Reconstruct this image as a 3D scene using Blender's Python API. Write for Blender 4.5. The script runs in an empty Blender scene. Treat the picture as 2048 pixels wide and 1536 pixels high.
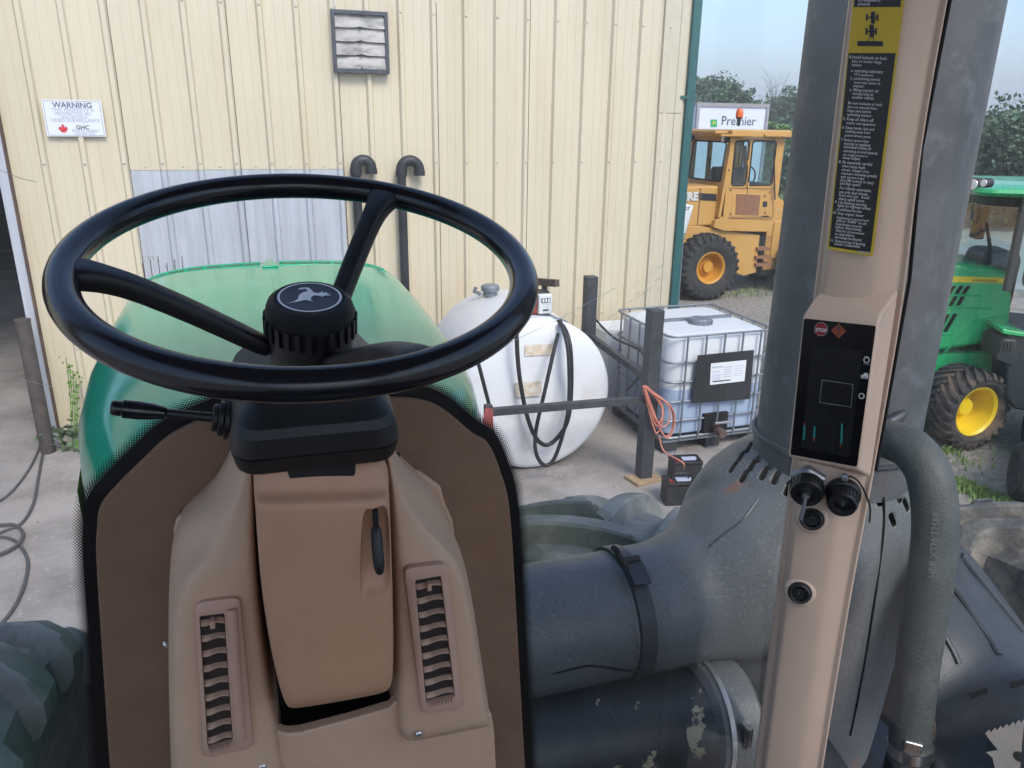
import bpy, bmesh, math, random
from mathutils import Vector, Matrix, noise
from mathutils.bvhtree import BVHTree
random.seed(7)
V = Vector
PI = math.pi
S = bpy.context.scene
COL = S.collection
# ------------------------------------------------------------------ camera
EYE = 2.95                                   # eye height above the yard, in metres
PSI, TH, ROLL, FOC = math.radians(18.5), math.radians(18.7), math.radians(0.7), 1537.0
_D = V((math.sin(PSI)*math.cos(TH), math.cos(PSI)*math.cos(TH), -math.sin(TH)))
_R0 = V((math.cos(PSI), -math.sin(PSI), 0)); _U0 = _R0.cross(_D)
_R = _R0*math.cos(ROLL) + _U0*math.sin(ROLL); _U = _U0*math.cos(ROLL) - _R0*math.sin(ROLL)
cd = bpy.data.cameras.new('camera'); cam = bpy.data.objects.new('camera', cd); COL.objects.link(cam)
cd.sensor_width = 36; cd.lens = FOC/2048*36; cd.clip_start = 0.02; cd.clip_end = 4000
m3 = Matrix((_R, _U, -_D)).transposed()
cam.matrix_world = Matrix.Translation((0, 0, EYE)) @ m3.to_4x4()
S.camera = cam
# ------------------------------------------------------------------ sky, sun, exposure
SUN_EL, SUN_AZ = math.radians(48), math.radians(170)      # azimuth measured from +Y (forward) clockwise
w = bpy.data.worlds.new('World'); S.world = w; w.use_nodes = True
nt = w.node_tree; bg = nt.nodes['Background']
sk = nt.nodes.new('ShaderNodeTexSky'); sk.sky_type = 'NISHITA'; sk.sun_disc = False
sk.sun_elevation = SUN_EL; sk.sun_rotation = SUN_AZ; sk.altitude = 200
sk.air_density = 1.0; sk.dust_density = 2.2; sk.ozone_density = 3.0
nt.links.new(sk.outputs[0], bg.inputs[0]); bg.inputs[1].default_value = 0.15
sd = bpy.data.lights.new('sun', 'SUN'); sd.energy = 1.3; sd.angle = math.radians(20); sd.color = (1, 0.92, 0.80)
sun = bpy.data.objects.new('sun', sd); COL.objects.link(sun)
sv = V((math.sin(SUN_AZ)*math.cos(SUN_EL), math.cos(SUN_AZ)*math.cos(SUN_EL), math.sin(SUN_EL)))
sun.rotation_euler = sv.to_track_quat('Z', 'Y').to_euler(); sun.location = (0, 0, 30)
S.view_settings.view_transform = 'Standard'; S.view_settings.look = 'None'
S.view_settings.exposure = 1.08; S.view_settings.gamma = 1; S.view_settings.use_curve_mapping = False
S.render.engine = 'CYCLES'
S.cycles.max_bounces = 10; S.cycles.transparent_max_bounces = 16

# ------------------------------------------------------------------ measuring: photo pixel + a known plane -> world point
def ray(x, y): return _D + _R*((x-1024)/FOC) + _U*((768-y)/FOC)
E0 = V((0, 0, EYE))
def PY(x, y, Y): d = ray(x, y); return E0 + d*(Y/d.y)
def PX(x, y, X): d = ray(x, y); return E0 + d*(X/d.x)
def PZ(x, y, z=0.0): d = ray(x, y); return E0 + d*((z-EYE)/d.z)
def PR(x, y, r): d = ray(x, y); return E0 + d*(r/math.hypot(d.x, d.y))
def PP(x, y, p, n): d = ray(x, y); return E0 + d*((p-E0).dot(n)/d.dot(n))
def Z(z): return z + EYE                      # eye-relative height -> world height

# ------------------------------------------------------------------ materials
MATS = {}
def mat(name, col, rough=0.6, metal=0.0, var=0.15, vscale=8.0, bump=0.0, bscale=60.0, coat=0.0, spec=0.5,
        col2=None, c2scale=3.0, c2lo=0.5, c2hi=0.7, col3=None, c3scale=10.0, c3lo=0.6, c3hi=0.66, stretch=None, detail=6.0):
    """Principled surface: base colour broken up by noise, up to two further colours as worn / dusty patches, fine bump."""
    m = bpy.data.materials.new(name); m.use_nodes = True; MATS[name] = m
    nt = m.node_tree; N = nt.nodes; L = nt.links; b = N['Principled BSDF']
    tc = N.new('ShaderNodeTexCoord'); src = tc.outputs['Object']
    if stretch:
        mp = N.new('ShaderNodeMapping'); mp.inputs['Scale'].default_value = stretch; L.new(src, mp.inputs[0]); src = mp.outputs[0]
    def noisef(scale, det=detail, rg=0.6):
        n = N.new('ShaderNodeTexNoise'); n.inputs['Scale'].default_value = scale; n.inputs['Detail'].default_value = det
        n.inputs['Roughness'].default_value = rg; L.new(src, n.inputs['Vector']); return n.outputs['Fac']
    def ramp(f, lo, hi):
        r = N.new('ShaderNodeMapRange'); r.inputs['From Min'].default_value = lo; r.inputs['From Max'].default_value = hi
        L.new(f, r.inputs['Value']); return r.outputs['Result']
    def mix(f, a, c):
        x = N.new('ShaderNodeMix'); x.data_type = 'RGBA'
        if hasattr(f, 'links'): L.new(f, x.inputs['Factor'])
        else: x.inputs['Factor'].default_value = f
        for s, v in ((6, a), (7, c)):
            if hasattr(v, 'links'): L.new(v, x.inputs[s])
            else: x.inputs[s].default_value = (*v, 1)
        return x.outputs[2]
    lo = tuple(max(0, c*(1-var)) for c in col); hi = tuple(min(1, c*(1+var)) for c in col)
    c = mix(ramp(noisef(vscale), 0.3, 0.7), lo, hi)
    if col2: c = mix(ramp(noisef(c2scale, 8, 0.65), c2lo, c2hi), c, col2)
    if col3: c = mix(ramp(noisef(c3scale, 5, 0.55), c3lo, c3hi), c, col3)
    L.new(c, b.inputs['Base Color'])
    L.new(ramp(noisef(vscale*2.3), -1.0 + 0.0, 2.0), b.inputs['Roughness']) if False else None
    rr = N.new('ShaderNodeMapRange'); rr.inputs['To Min'].default_value = max(0.02, rough*0.82); rr.inputs['To Max'].default_value = min(1, rough*1.18)
    rr.inputs['From Min'].default_value = 0.3; rr.inputs['From Max'].default_value = 0.7
    L.new(noisef(vscale*1.7), rr.inputs['Value']); L.new(rr.outputs[0], b.inputs['Roughness'])
    b.inputs['Metallic'].default_value = metal
    b.inputs['Specular IOR Level'].default_value = spec
    b.inputs['Coat Weight'].default_value = coat; b.inputs['Coat Roughness'].default_value = 0.06
    if bump:
        bp = N.new('ShaderNodeBump'); bp.inputs['Strength'].default_value = bump; bp.inputs['Distance'].default_value = 0.01
        L.new(noisef(bscale, 4), bp.inputs['Height']); L.new(bp.outputs[0], b.inputs['Normal'])
    return m
def glass(name, tint=(0.93, 0.97, 0.95), ior=1.5, rough=0.0, dirt=0.0):
    """Thin pane: clear with a Fresnel reflection and a trace of dust film."""
    m = bpy.data.materials.new(name); m.use_nodes = True; MATS[name] = m
    nt = m.node_tree; N = nt.nodes; L = nt.links; N.remove(N['Principled BSDF'])
    o = N['Material Output']; t = N.new('ShaderNodeBsdfTransparent'); t.inputs[0].default_value = (*tint, 1)
    g = N.new('ShaderNodeBsdfGlossy'); g.inputs['Roughness'].default_value = rough
    f = N.new('ShaderNodeFresnel'); f.inputs[0].default_value = ior
    x = N.new('ShaderNodeMixShader'); L.new(f.outputs[0], x.inputs[0]); L.new(t.outputs[0], x.inputs[1]); L.new(g.outputs[0], x.inputs[2])
    out = x.outputs[0]
    if dirt:
        d = N.new('ShaderNodeBsdfDiffuse'); d.inputs[0].default_value = (0.75, 0.75, 0.72, 1)
        y = N.new('ShaderNodeMixShader'); n = N.new('ShaderNodeTexNoise'); n.inputs['Scale'].default_value = 4
        n.inputs['Detail'].default_value = 6
        tc = N.new('ShaderNodeTexCoord'); L.new(tc.outputs['Object'], n.inputs['Vector'])
        r = N.new('ShaderNodeMapRange'); r.inputs['To Max'].default_value = dirt; r.inputs['From Min'].default_value = 0.2
        L.new(n.outputs['Fac'], r.inputs['Value']); L.new(r.outputs[0], y.inputs[0]); L.new(out, y.inputs[1]); L.new(d.outputs[0], y.inputs[2]); out = y.outputs[0]
    L.new(out, o.inputs[0]); return m

# ------------------------------------------------------------------ mesh helpers
def finish(name, me, m=None, parent=None, smooth=True, ang=35, bevel=0.0, sub=0, seg=2):
    if m is not None: me.materials.append(MATS[m] if isinstance(m, str) else m)
    if smooth:
        for p in me.polygons: p.use_smooth = True
        if not sub: me.set_sharp_from_angle(angle=math.radians(ang))
    o = bpy.data.objects.new(name, me); COL.objects.link(o)
    if parent: attach(o, parent)
    if bevel:
        b = o.modifiers.new('bevel', 'BEVEL'); b.width = bevel; b.segments = seg; b.limit_method = 'ANGLE'; b.angle_limit = math.radians(40)
        b.harden_normals = True
    if sub:
        s = o.modifiers.new('sub', 'SUBSURF'); s.levels = sub; s.render_levels = sub
    return o
def attach(o, parent):
    o.parent = parent
    l = V((0, 0, 0)); p = parent; mw = Matrix.Identity(4)
    chain = []
    while p: chain.append(p); p = p.parent
    for q in reversed(chain): mw = mw @ q.matrix_parent_inverse @ q.matrix_basis
    o.matrix_parent_inverse = mw.inverted()
def mk(name, vs, fs, m=None, parent=None, **k):
    me = bpy.data.meshes.new(name); me.from_pydata([tuple(v) for v in vs], [], [tuple(f) for f in fs])
    me.validate(); 
    bm = bmesh.new(); bm.from_mesh(me); bmesh.ops.recalc_face_normals(bm, faces=bm.faces); bm.to_mesh(me); bm.free()
    return finish(name, me, m, parent, **k)
class Acc:
    """collects shapes that form one mesh"""
    def __init__(s): s.v = []; s.f = []
    def add(s, vs, fs):
        o = len(s.v); s.v += [V(v) for v in vs]; s.f += [tuple(i+o for i in f) for f in fs]; return s
    def box(s, c, d, rot=None):
        c = V(c); vs = []
        for sx in (-1, 1):
            for sy in (-1, 1):
                for sz in (-1, 1):
                    q = V((sx*d[0]/2, sy*d[1]/2, sz*d[2]/2)); vs.append(c + (rot @ q if rot else q))
        return s.add(vs, [(0,1,3,2),(4,6,7,5),(0,4,5,1),(2,3,7,6),(0,2,6,4),(1,5,7,3)])
    def bar(s, a, b, w, h, up=V((0, 0, 1))):
        a, b = V(a), V(b); t = (b-a).normalized(); x = t.cross(up)
        if x.length < 1e-4: x = t.cross(V((1, 0, 0)))
        x.normalize(); y = x.cross(t); vs = []
        for p in (a, b):
            for i, j in ((-1,-1),(1,-1),(1,1),(-1,1)): vs.append(p + x*(i*w/2) + y*(j*h/2))
        return s.add(vs, [(3,2,1,0),(4,5,6,7),(0,1,5,4),(1,2,6,5),(2,3,7,6),(3,0,4,7)])
    def prism(s, pts, ext):
        n = len(pts); ext = V(ext); vs = [V(p) for p in pts] + [V(p)+ext for p in pts]
        return s.add(vs, [tuple(range(n))[::-1], tuple(range(n, 2*n))] + [(i, (i+1) % n, n+(i+1) % n, n+i) for i in range(n)])
    def tube(s, pts, r, seg=10, caps=True, closed=False):
        pts = [V(p) for p in pts]; n = len(pts); rr = r if isinstance(r, (list, tuple)) else [r]*n
        up = None; rings = []
        for i, p in enumerate(pts):
            a = pts[i-1] if (i or closed) else p; b = pts[(i+1) % n] if (i < n-1 or closed) else p
            t = (b-a).normalized()
            if up is None:
                up = t.orthogonal().normalized()
            up = (up - t*up.dot(t)).normalized(); x = t.cross(up)
            rings.append([p + (up*math.cos(2*PI*k/seg) + x*math.sin(2*PI*k/seg))*rr[i] for k in range(seg)])
        return s.loft(rings, caps and not closed, closed)
    def loft(s, rings, caps=True, closed=False, ringclosed=True):
        n = len(rings[0]); vs = [p for r in rings for p in r]; fs = []
        for i in range(len(rings) - (0 if closed else 1)):
            j = (i+1) % len(rings)
            for k in range(n - (0 if ringclosed else 1)):
                l = (k+1) % n; fs.append((i*n+k, i*n+l, j*n+l, j*n+k))
        if caps: fs += [tuple(range(n))[::-1], tuple(range((len(rings)-1)*n, len(rings)*n))]
        return s.add(vs, fs)
    def lathe(s, prof, o, ax, seg=40, x0=None, arc=2*PI):
        o = V(o); ax = V(ax).normalized(); x = (x0 or ax.orthogonal()); x = (x - ax*x.dot(ax)).normalized(); y = ax.cross(x)
        rings = [[o + ax*h + (x*math.cos(2*PI*k/seg) + y*math.sin(2*PI*k/seg))*max(r, 1e-5) for k in range(seg)] for r, h in prof]
        return s.loft(rings, True)
    def disc(s, c, n, r, seg=12):
        n = V(n).normalized(); x = n.orthogonal().normalized(); y = n.cross(x)
        return s.add([V(c) + (x*math.cos(2*PI*k/seg) + y*math.sin(2*PI*k/seg))*r for k in range(seg)], [tuple(range(seg))])
    def mk(s, name, m=None, parent=None, **k): return mk(name, s.v, s.f, m, parent, **k)
def catmull(pts, n=6, closed=False):
    pts = [V(p) for p in pts]; out = []; N_ = len(pts)
    for i in range(N_ if closed else N_-1):
        g = lambda q: pts[q % N_] if closed else pts[max(0, min(N_-1, q))]
        p0, p1, p2, p3 = g(i-1), g(i), g(i+1), g(i+2)
        for k in range(n):
            t = k/n; out.append(0.5*((2*p1) + (p2-p0)*t + (2*p0-5*p1+4*p2-p3)*t*t + (3*p1-p0-3*p2+p3)*t**3))
    if not closed: out.append(pts[-1])
    return out
def bake(o):
    """turn the object's modifiers into plain mesh"""
    dg = bpy.context.evaluated_depsgraph_get(); dg.update(); e = o.evaluated_get(dg); me = bpy.data.meshes.new_from_object(e)
    o.modifiers.clear(); old = o.data; o.data = me; me.name = o.name
    return o
def text(name, s, o, xd, yd, width=None, size=None, m=None, parent=None, bold=0.0, lift=0.0004, align='LEFT', height=None):
    """flat lettering: a text turned to mesh, laid on the plane o + xd, yd"""
    c = bpy.data.curves.new('lettering', 'FONT'); c.body = s; c.size = 1; c.offset = bold; c.resolution_u = 2; c.align_x = 'LEFT'
    t = bpy.data.objects.new('lettering', c); COL.objects.link(t); dg = bpy.context.evaluated_depsgraph_get(); dg.update()
    me = bpy.data.meshes.new_from_object(t.evaluated_get(dg)); bpy.data.objects.remove(t); bpy.data.curves.remove(c)
    xs = [v.co.x for v in me.vertices]; x0, x1 = min(xs), max(xs)
    k = (width/(x1-x0)) if width else size
    ky = k if height is None else k*height
    xd = V(xd).normalized(); yd = V(yd).normalized(); n = xd.cross(yd); o = V(o)
    sh = {'LEFT': x0, 'CENTER': (x0+x1)/2, 'RIGHT': x1}[align]
    for v in me.vertices: v.co = o + xd*((v.co.x-sh)*k) + yd*(v.co.y*ky) + n*lift
    me.name = name
    return finish(name, me, m, parent, smooth=False)
# ------------------------------------------------------------------ things, labels
def tag(o, label, cat, group=None):
    o['label'] = label; o['category'] = cat
    if group: o['group'] = group
    return o
def thing(name, label, cat, loc=(0, 0, 0), group=None):
    o = bpy.data.objects.new(name, None); COL.objects.link(o); o.location = loc; o.empty_display_size = 0.2
    return tag(o, label, cat, group)
def struct(o): o['kind'] = 'structure'; return o
def stuff(o): o['kind'] = 'stuff'; return o
def copy_tree(o, parent=None):
    c = o.copy(); COL.objects.link(c)
    if parent: c.parent = parent
    for ch in list(o.children): copy_tree(ch, c)
    return c
# ------------------------------------------------------------------ palette
mat('cream_steel', (0.615, 0.538, 0.40), 0.42, var=0.05, vscale=1.2, col2=(0.57, 0.455, 0.31), c2scale=1.3, c2lo=0.52, c2hi=0.85, stretch=(2.2, 1, 0.35))
mat('cream_trim', (0.56, 0.50, 0.38), 0.45, var=0.05)
mat('galvanised', (0.52, 0.54, 0.585), 0.42, metal=0.35, var=0.12, vscale=3, stretch=(4, 1, 0.3))
mat('green_trim', (0.02, 0.10, 0.10), 0.5, var=0.12)
mat('screw_head', (0.55, 0.5, 0.42), 0.4, metal=0.3)
mat('concrete', (0.31, 0.28, 0.265), 0.92, var=0.2, vscale=1.4, bump=0.5, bscale=38, col2=(0.17, 0.152, 0.14), c2scale=1.3, c2lo=0.47, c2hi=0.72, col3=(0.40, 0.37, 0.355), c3scale=22, c3lo=0.58, c3hi=0.75)
mat('gravel', (0.26, 0.24, 0.215), 0.95, var=0.35, vscale=14, bump=0.9, bscale=40, col2=(0.17, 0.155, 0.13), c2scale=0.7, c2lo=0.5, c2hi=0.72, col3=(0.10, 0.13, 0.05), c3scale=1.1, c3lo=0.63, c3hi=0.75)
mat('meadow', (0.10, 0.15, 0.045), 0.95, var=0.35, vscale=2.5, bump=0.6, bscale=20)
mat('lot', (0.40, 0.38, 0.37), 0.9, var=0.12, vscale=1.0)
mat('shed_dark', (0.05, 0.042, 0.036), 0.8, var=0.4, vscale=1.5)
mat('hill', (0.055, 0.10, 0.06), 0.95, var=0.3, vscale=0.02)
# own tractor
mat('hood_green', (0.016, 0.34, 0.185), 0.14, var=0.06, vscale=3, coat=0.08, spec=0.32, col2=(0.06, 0.38, 0.24), c2scale=2.5, c2lo=0.5, c2hi=0.9)
mat('slot_green', (0.008, 0.10, 0.03), 0.4, var=0.1)
mat('deere_yellow', (0.72, 0.53, 0.03), 0.4, var=0.08)
mat('wheel_black', (0.0075, 0.0085, 0.012), 0.19, var=0.2, vscale=20, bump=0.02, bscale=200, col2=(0.016, 0.017, 0.02), c2scale=14, c2lo=0.55, c2hi=0.8)
mat('grain_black', (0.007, 0.0075, 0.009), 0.4, var=0.2, vscale=30, bump=0.22, bscale=700)
mat('leather_black', (0.008, 0.0083, 0.0095), 0.5, var=0.2, vscale=30, bump=0.9, bscale=420)
mat('matt_black', (0.007, 0.0073, 0.0082), 0.5, var=0.2)
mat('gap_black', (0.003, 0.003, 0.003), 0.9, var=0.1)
mat('pod_plastic', (0.50, 0.33, 0.222), 0.46, var=0.06, vscale=5, bump=0.13, bscale=900, col2=(0.43, 0.262, 0.185), c2scale=4, c2lo=0.5, c2hi=0.8)
mat('tan_plastic', (0.44, 0.245, 0.143), 0.46, var=0.05, vscale=6, bump=0.13, bscale=900, col2=(0.38, 0.21, 0.122), c2scale=5, c2lo=0.5, c2hi=0.8)
mat('vent_shade', (0.022, 0.014, 0.010), 0.8)
mat('slat_plastic', (0.38, 0.24, 0.17), 0.5, var=0.06, vscale=6)
mat('vent_plastic', (0.46, 0.29, 0.215), 0.5, var=0.06, vscale=6)
mat('post_tan', (0.58, 0.425, 0.325), 0.42, var=0.05, vscale=6, bump=0.05, bscale=500, col2=(0.50, 0.36, 0.27), c2scale=4, c2lo=0.55, c2hi=0.85)
mat('brown_panel', (0.20, 0.118, 0.072), 0.85, var=0.12, vscale=9, bump=0.3, bscale=500)
mat('frit', (0.004, 0.004, 0.005), 0.35, var=0.1)
mat('emblem_grey', (0.045, 0.05, 0.065), 0.45, var=0.1)
mat('emblem_silver', (0.85, 0.85, 0.86), 0.4, metal=0.0, var=0.05)
mat('stack_paint', (0.074, 0.080, 0.088), 0.62, var=0.22, vscale=9, bump=0.12, bscale=90, col2=(0.15, 0.17, 0.19), c2scale=20, c2lo=0.54, c2hi=0.85, col3=(0.10, 0.10, 0.105), c3scale=3, c3lo=0.52, c3hi=0.75)
mat('shroud_paint', (0.112, 0.12, 0.126), 0.46, var=0.15, vscale=5, bump=0.1, bscale=90, col2=(0.24, 0.27, 0.30), c2scale=190, c2lo=0.54, c2hi=0.80, col3=(0.21, 0.115, 0.08), c3scale=8.5, c3lo=0.655, c3hi=0.74)
mat('peeling_pipe', (0.03, 0.038, 0.046), 0.45, var=0.2, vscale=12, bump=0.1, bscale=60, col2=(0.42, 0.37, 0.24), c2scale=6.0, c2lo=0.592, c2hi=0.602, detail=8)
mat('band_steel', (0.05, 0.055, 0.065), 0.4, metal=0.3)
mat('clamp_steel', (0.6, 0.6, 0.6), 0.28, metal=1.0, var=0.1)
mat('dull_steel', (0.42, 0.42, 0.42), 0.42, metal=0.8, var=0.15)
mat('hose_rubber', (0.062, 0.070, 0.070), 0.6, var=0.2, vscale=16, bump=0.25, bscale=180, col2=(0.13, 0.13, 0.115), c2scale=9, c2lo=0.52, c2hi=0.8)
mat('hose_print', (0.10, 0.115, 0.125), 0.6)
mat('fender_black', (0.032, 0.037, 0.046), 0.48, var=0.2, vscale=6, bump=0.15, bscale=260, col2=(0.08, 0.085, 0.09), c2scale=4, c2lo=0.55, c2hi=0.85)
mat('tyre_dusty', (0.17, 0.18, 0.17), 0.85, var=0.25, vscale=7, bump=0.25, bscale=60, col2=(0.33, 0.33, 0.31), c2scale=6, c2lo=0.46, c2hi=0.75)
mat('tyre_muddy', (0.10, 0.095, 0.09), 0.9, var=0.3, vscale=9, bump=0.5, bscale=50, col2=(0.30, 0.27, 0.23), c2scale=7, c2lo=0.45, c2hi=0.65)
mat('tyre_black', (0.028, 0.029, 0.031), 0.8, var=0.25, vscale=9, bump=0.2, bscale=60, col2=(0.075, 0.07, 0.065), c2scale=5, c2lo=0.5, c2hi=0.8)
mat('tyre_mud_tread', (0.035, 0.034, 0.034), 0.85, var=0.25, vscale=9, col2=(0.15, 0.105, 0.075), c2scale=4, c2lo=0.5, c2hi=0.62)
mat('cable_black', (0.018, 0.018, 0.02), 0.55, var=0.25, vscale=10)
mat('cable_dusty', (0.075, 0.075, 0.078), 0.7, var=0.3, vscale=6)
mat('decal_black', (0.006, 0.006, 0.007), 0.3, var=0.1)
mat('decal_yellow', (0.60, 0.43, 0.02), 0.35, var=0.05)
mat('decal_white', (0.62, 0.62, 0.62), 0.5, var=0.03)
mat('screen_black', (0.004, 0.0045, 0.006), 0.22, var=0.1, spec=0.3)
mat('screen_grey', (0.009, 0.010, 0.011), 0.3, var=0.1, spec=0.3)
mat('icon_grey', (0.24, 0.26, 0.29), 0.5)
mat('bar_teal', (0.01, 0.16, 0.15), 0.5)
mat('stop_red', (0.20, 0.008, 0.01), 0.5)
mat('warn_orange', (0.22, 0.045, 0.012), 0.5)
# yard things
mat('tank_white', (0.72, 0.73, 0.76), 0.45, var=0.04, vscale=2, col2=(0.50, 0.45, 0.37), c2scale=2.6, c2lo=0.55, c2hi=0.9)
mat('sticker_worn', (0.60, 0.50, 0.38), 0.7, var=0.2, vscale=18, col2=(0.70, 0.66, 0.60), c2scale=14, c2lo=0.5, c2hi=0.6)
mat('meter_white', (0.62, 0.63, 0.63), 0.45)
mat('pump_red', (0.22, 0.035, 0.025), 0.5, var=0.3, vscale=20)
mat('rust_steel', (0.10, 0.062, 0.05), 0.75, metal=0.0, var=0.35, vscale=10, col2=(0.16, 0.08, 0.05), c2scale=6, c2lo=0.5, c2hi=0.7)
mat('bollard_paint', (0.075, 0.060, 0.056), 0.7, var=0.3, vscale=9, col2=(0.13, 0.085, 0.06), c2scale=7, c2lo=0.55, c2hi=0.75)
mat('rack_paint', (0.038, 0.042, 0.048), 0.55, var=0.3, vscale=10, col2=(0.10, 0.095, 0.09), c2scale=9, c2lo=0.55, c2hi=0.8)
mat('wood', (0.36, 0.25, 0.15), 0.8, var=0.25, vscale=12, stretch=(1, 6, 6))
mat('tote_plastic', (0.63, 0.65, 0.68), 0.35, var=0.05, vscale=2, spec=0.4)
mat('tote_fluid', (0.33, 0.41, 0.55), 0.35, var=0.07, vscale=2, spec=0.4)
mat('cage_steel', (0.22, 0.24, 0.27), 0.45, metal=0.5, var=0.15)
mat('pallet_black', (0.025, 0.026, 0.028), 0.7, var=0.3)
mat('placard_black', (0.018, 0.019, 0.022), 0.6, var=0.15)
mat('label_white', (0.70, 0.72, 0.75), 0.6, var=0.03)
mat('ink', (0.03, 0.035, 0.05), 0.6)
mat('ink_blue', (0.06, 0.09, 0.20), 0.6)
mat('ink_faded', (0.42, 0.45, 0.56), 0.6)
mat('ink_green', (0.015, 0.07, 0.06), 0.6)
mat('leaf_red', (0.55, 0.03, 0.04), 0.6, var=0.25, vscale=14)
mat('cord_orange', (0.60, 0.215, 0.15), 0.55, var=0.1)
mat('rope_red', (0.38, 0.10, 0.09), 0.8, var=0.2)
mat('vent_metal', (0.40, 0.375, 0.36), 0.55, metal=0.1, var=0.12, vscale=4, col2=(0.08, 0.08, 0.085), c2scale=4.5, c2lo=0.42, c2hi=0.70, stretch=(1, 1, 3))
mat('vent_frame', (0.05, 0.055, 0.07), 0.55, var=0.25, vscale=12)
mat('pipe_black', (0.022, 0.024, 0.028), 0.5, var=0.25, vscale=10)
mat('loader_yellow', (0.54, 0.30, 0.085), 0.42, var=0.08, vscale=3, col2=(0.46, 0.27, 0.10), c2scale=3, c2lo=0.55, c2hi=0.85)
mat('loader_rust', (0.24, 0.115, 0.06), 0.8, var=0.25, vscale=20)
mat('rubber_seal', (0.015, 0.016, 0.018), 0.6)
mat('cab_inside', (0.05, 0.055, 0.05), 0.7, var=0.3, vscale=6)
mat('trailer_white', (0.66, 0.68, 0.78), 0.45, var=0.03)
mat('trailer_edge', (0.30, 0.29, 0.31), 0.5, var=0.15)
mat('trailer_red', (0.5, 0.06, 0.04), 0.5)
mat('beacon_orange', (0.75, 0.13, 0.01), 0.2, var=0.1, coat=0.5)
mat('lamp_lens', (0.75, 0.77, 0.78), 0.15, var=0.1, metal=0.3)
mat('field_green', (0.025, 0.38, 0.13), 0.28, var=0.06, coat=0.4)
mat('rim_yellow', (0.78, 0.56, 0.02), 0.38, var=0.06, vscale=4)
mat('rim_loader', (0.56, 0.27, 0.035), 0.5, var=0.15, vscale=5)
mat('dark_plastic', (0.025, 0.027, 0.03), 0.55, var=0.2)
mat('bark', (0.075, 0.06, 0.048), 0.95, var=0.4, vscale=8)
for nm, c in (('leaf_poplar', (0.12, 0.18, 0.105)), ('leaf_dark', (0.065, 0.115, 0.06)), ('leaf_bright', (0.12, 0.21, 0.055)), ('leaf_mid', (0.09, 0.145, 0.075)), ('leaf_weed', (0.13, 0.25, 0.05))):
    mat(nm, c, 0.7, var=0.45, vscale=1.4 if nm != 'leaf_weed' else 20)
mat('grass_blade', (0.20, 0.30, 0.09), 0.8, var=0.4, vscale=9)
mat('grass_dry', (0.28, 0.24, 0.13), 0.9, var=0.3, vscale=9)
mat('roof_slate', (0.08, 0.085, 0.11), 0.8)
mat('house_wall', (0.5, 0.48, 0.46), 0.8)
glass('windscreen_glass', (0.93, 0.965, 0.965), 1.45, dirt=0.035)
glass('cab_glass', (0.74, 0.86, 0.84), 1.5, dirt=0.08)
glass('loader_glass', (0.62, 0.80, 0.82), 1.5, dirt=0.14)
# ================================================================== THE SETTING
def sheet(name, pts, z, m): return struct(mk(name, [(x, y, z) for x, y in pts], [tuple(range(len(pts)))], m, smooth=False))
sheet('ground', [(-1500, -1500), (1500, -1500), (1500, 1500), (-1500, 1500)], 0, 'gravel')
sheet('yard_pavement', [(-14, -8), (5.6, -8), (5.45, 1.5), (5.35, 3.9), (5.2, 4.5), (5.0, 5.6), (4.95, 7.2), (4.9, 8.4), (4.4, 8.9), (4.4, 18), (-14, 18)], 0.004, 'concrete')
sheet('gravel_lot', [(9, 14.5), (14, 11), (20, 6), (60, 2), (80, 18), (34, 26), (20, 24), (14, 19)], 0.005, 'lot')
sheet('grass_field', [(9, 31), (20, 25.5), (34, 26.5), (80, 19), (600, 10), (900, 900), (-300, 900), (-60, 40)], 0.009, 'meadow')
# distant hill, low wooded ridge on the right
hv, hf = [], []
nx = 60
for i in range(nx+1):
    a = math.radians(30 + 60*i/nx); h = 9 + 17*math.exp(-((i-36)/9)**2) + 4*noise.noise((i*0.21, 3, 0)) + 1.2*noise.noise((i*0.9, 1, 0))
    for r, k in ((420, 0), (470, 0.55), (540, 1.0), (640, 0.9), (760, 0)): hv.append((math.sin(a)*r, math.cos(a)*r, max(0, h*k) + 0.02))
for i in range(nx):
    for k in range(4): hf.append((i*5+k, (i+1)*5+k, (i+1)*5+k+1, i*5+k+1))
struct(mk('hill', hv, hf, 'hill', ang=80))

# ------------------------------------------------------------------ the metal building
WY = 7.93                                     # wall plane (sheet flats), facing the yard
bld = thing('metal_building', 'cream ribbed steel shed with a pale blue-grey patch and open doorway', 'building', (1.3, WY, 0))
P3 = 0.318; WH = 5.6
X_SEAM = PY(257, 334, WY).x                   # a sheet joint
def sheet_panel(x0, n, z0, z1, m, dy=0.0):
    """one steel sheet: n ribs, trapezoid ribs with two faint stiffening creases between them"""
    xs, ys = [], []
    x = x0
    for i in range(n):
        for dx, d in ((0.0, 0), (0.085, 0), (0.0875, 0.003), (0.0935, 0.003), (0.096, 0), (0.170, 0), (0.1725, 0.003), (0.1785, 0.003), (0.181, 0), (0.245, 0), (0.264, 0.036), (0.298, 0.036), (0.313, 0)):
            xs.append(x+dx); ys.append(WY-d-dy)
        x += P3
    vs = []; k = len(xs)
    for z in (z0, z1): vs += [(a, b, z) for a, b in zip(xs, ys)]
    fs = [(i, i+1, k+i+1, k+i) for i in range(k-1)]
    return mk('wall_panel', vs, fs, m, bld, smooth=False)
seamz = PY(470, 339, WY).z
x = X_SEAM - 0.31 - P3*2                       # the first sheet to the door edge
scr = Acc()
jx = PY(120, 862, WY).x
pan = []
x = X_SEAM - P3*3 + 0.012
pan.append((x + P3*0.0, 3, 'full'))
for k in range(6): pan.append((x + P3*3*(k+1), 3, 'patch' if k in (0, 1) else 'full'))
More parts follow.
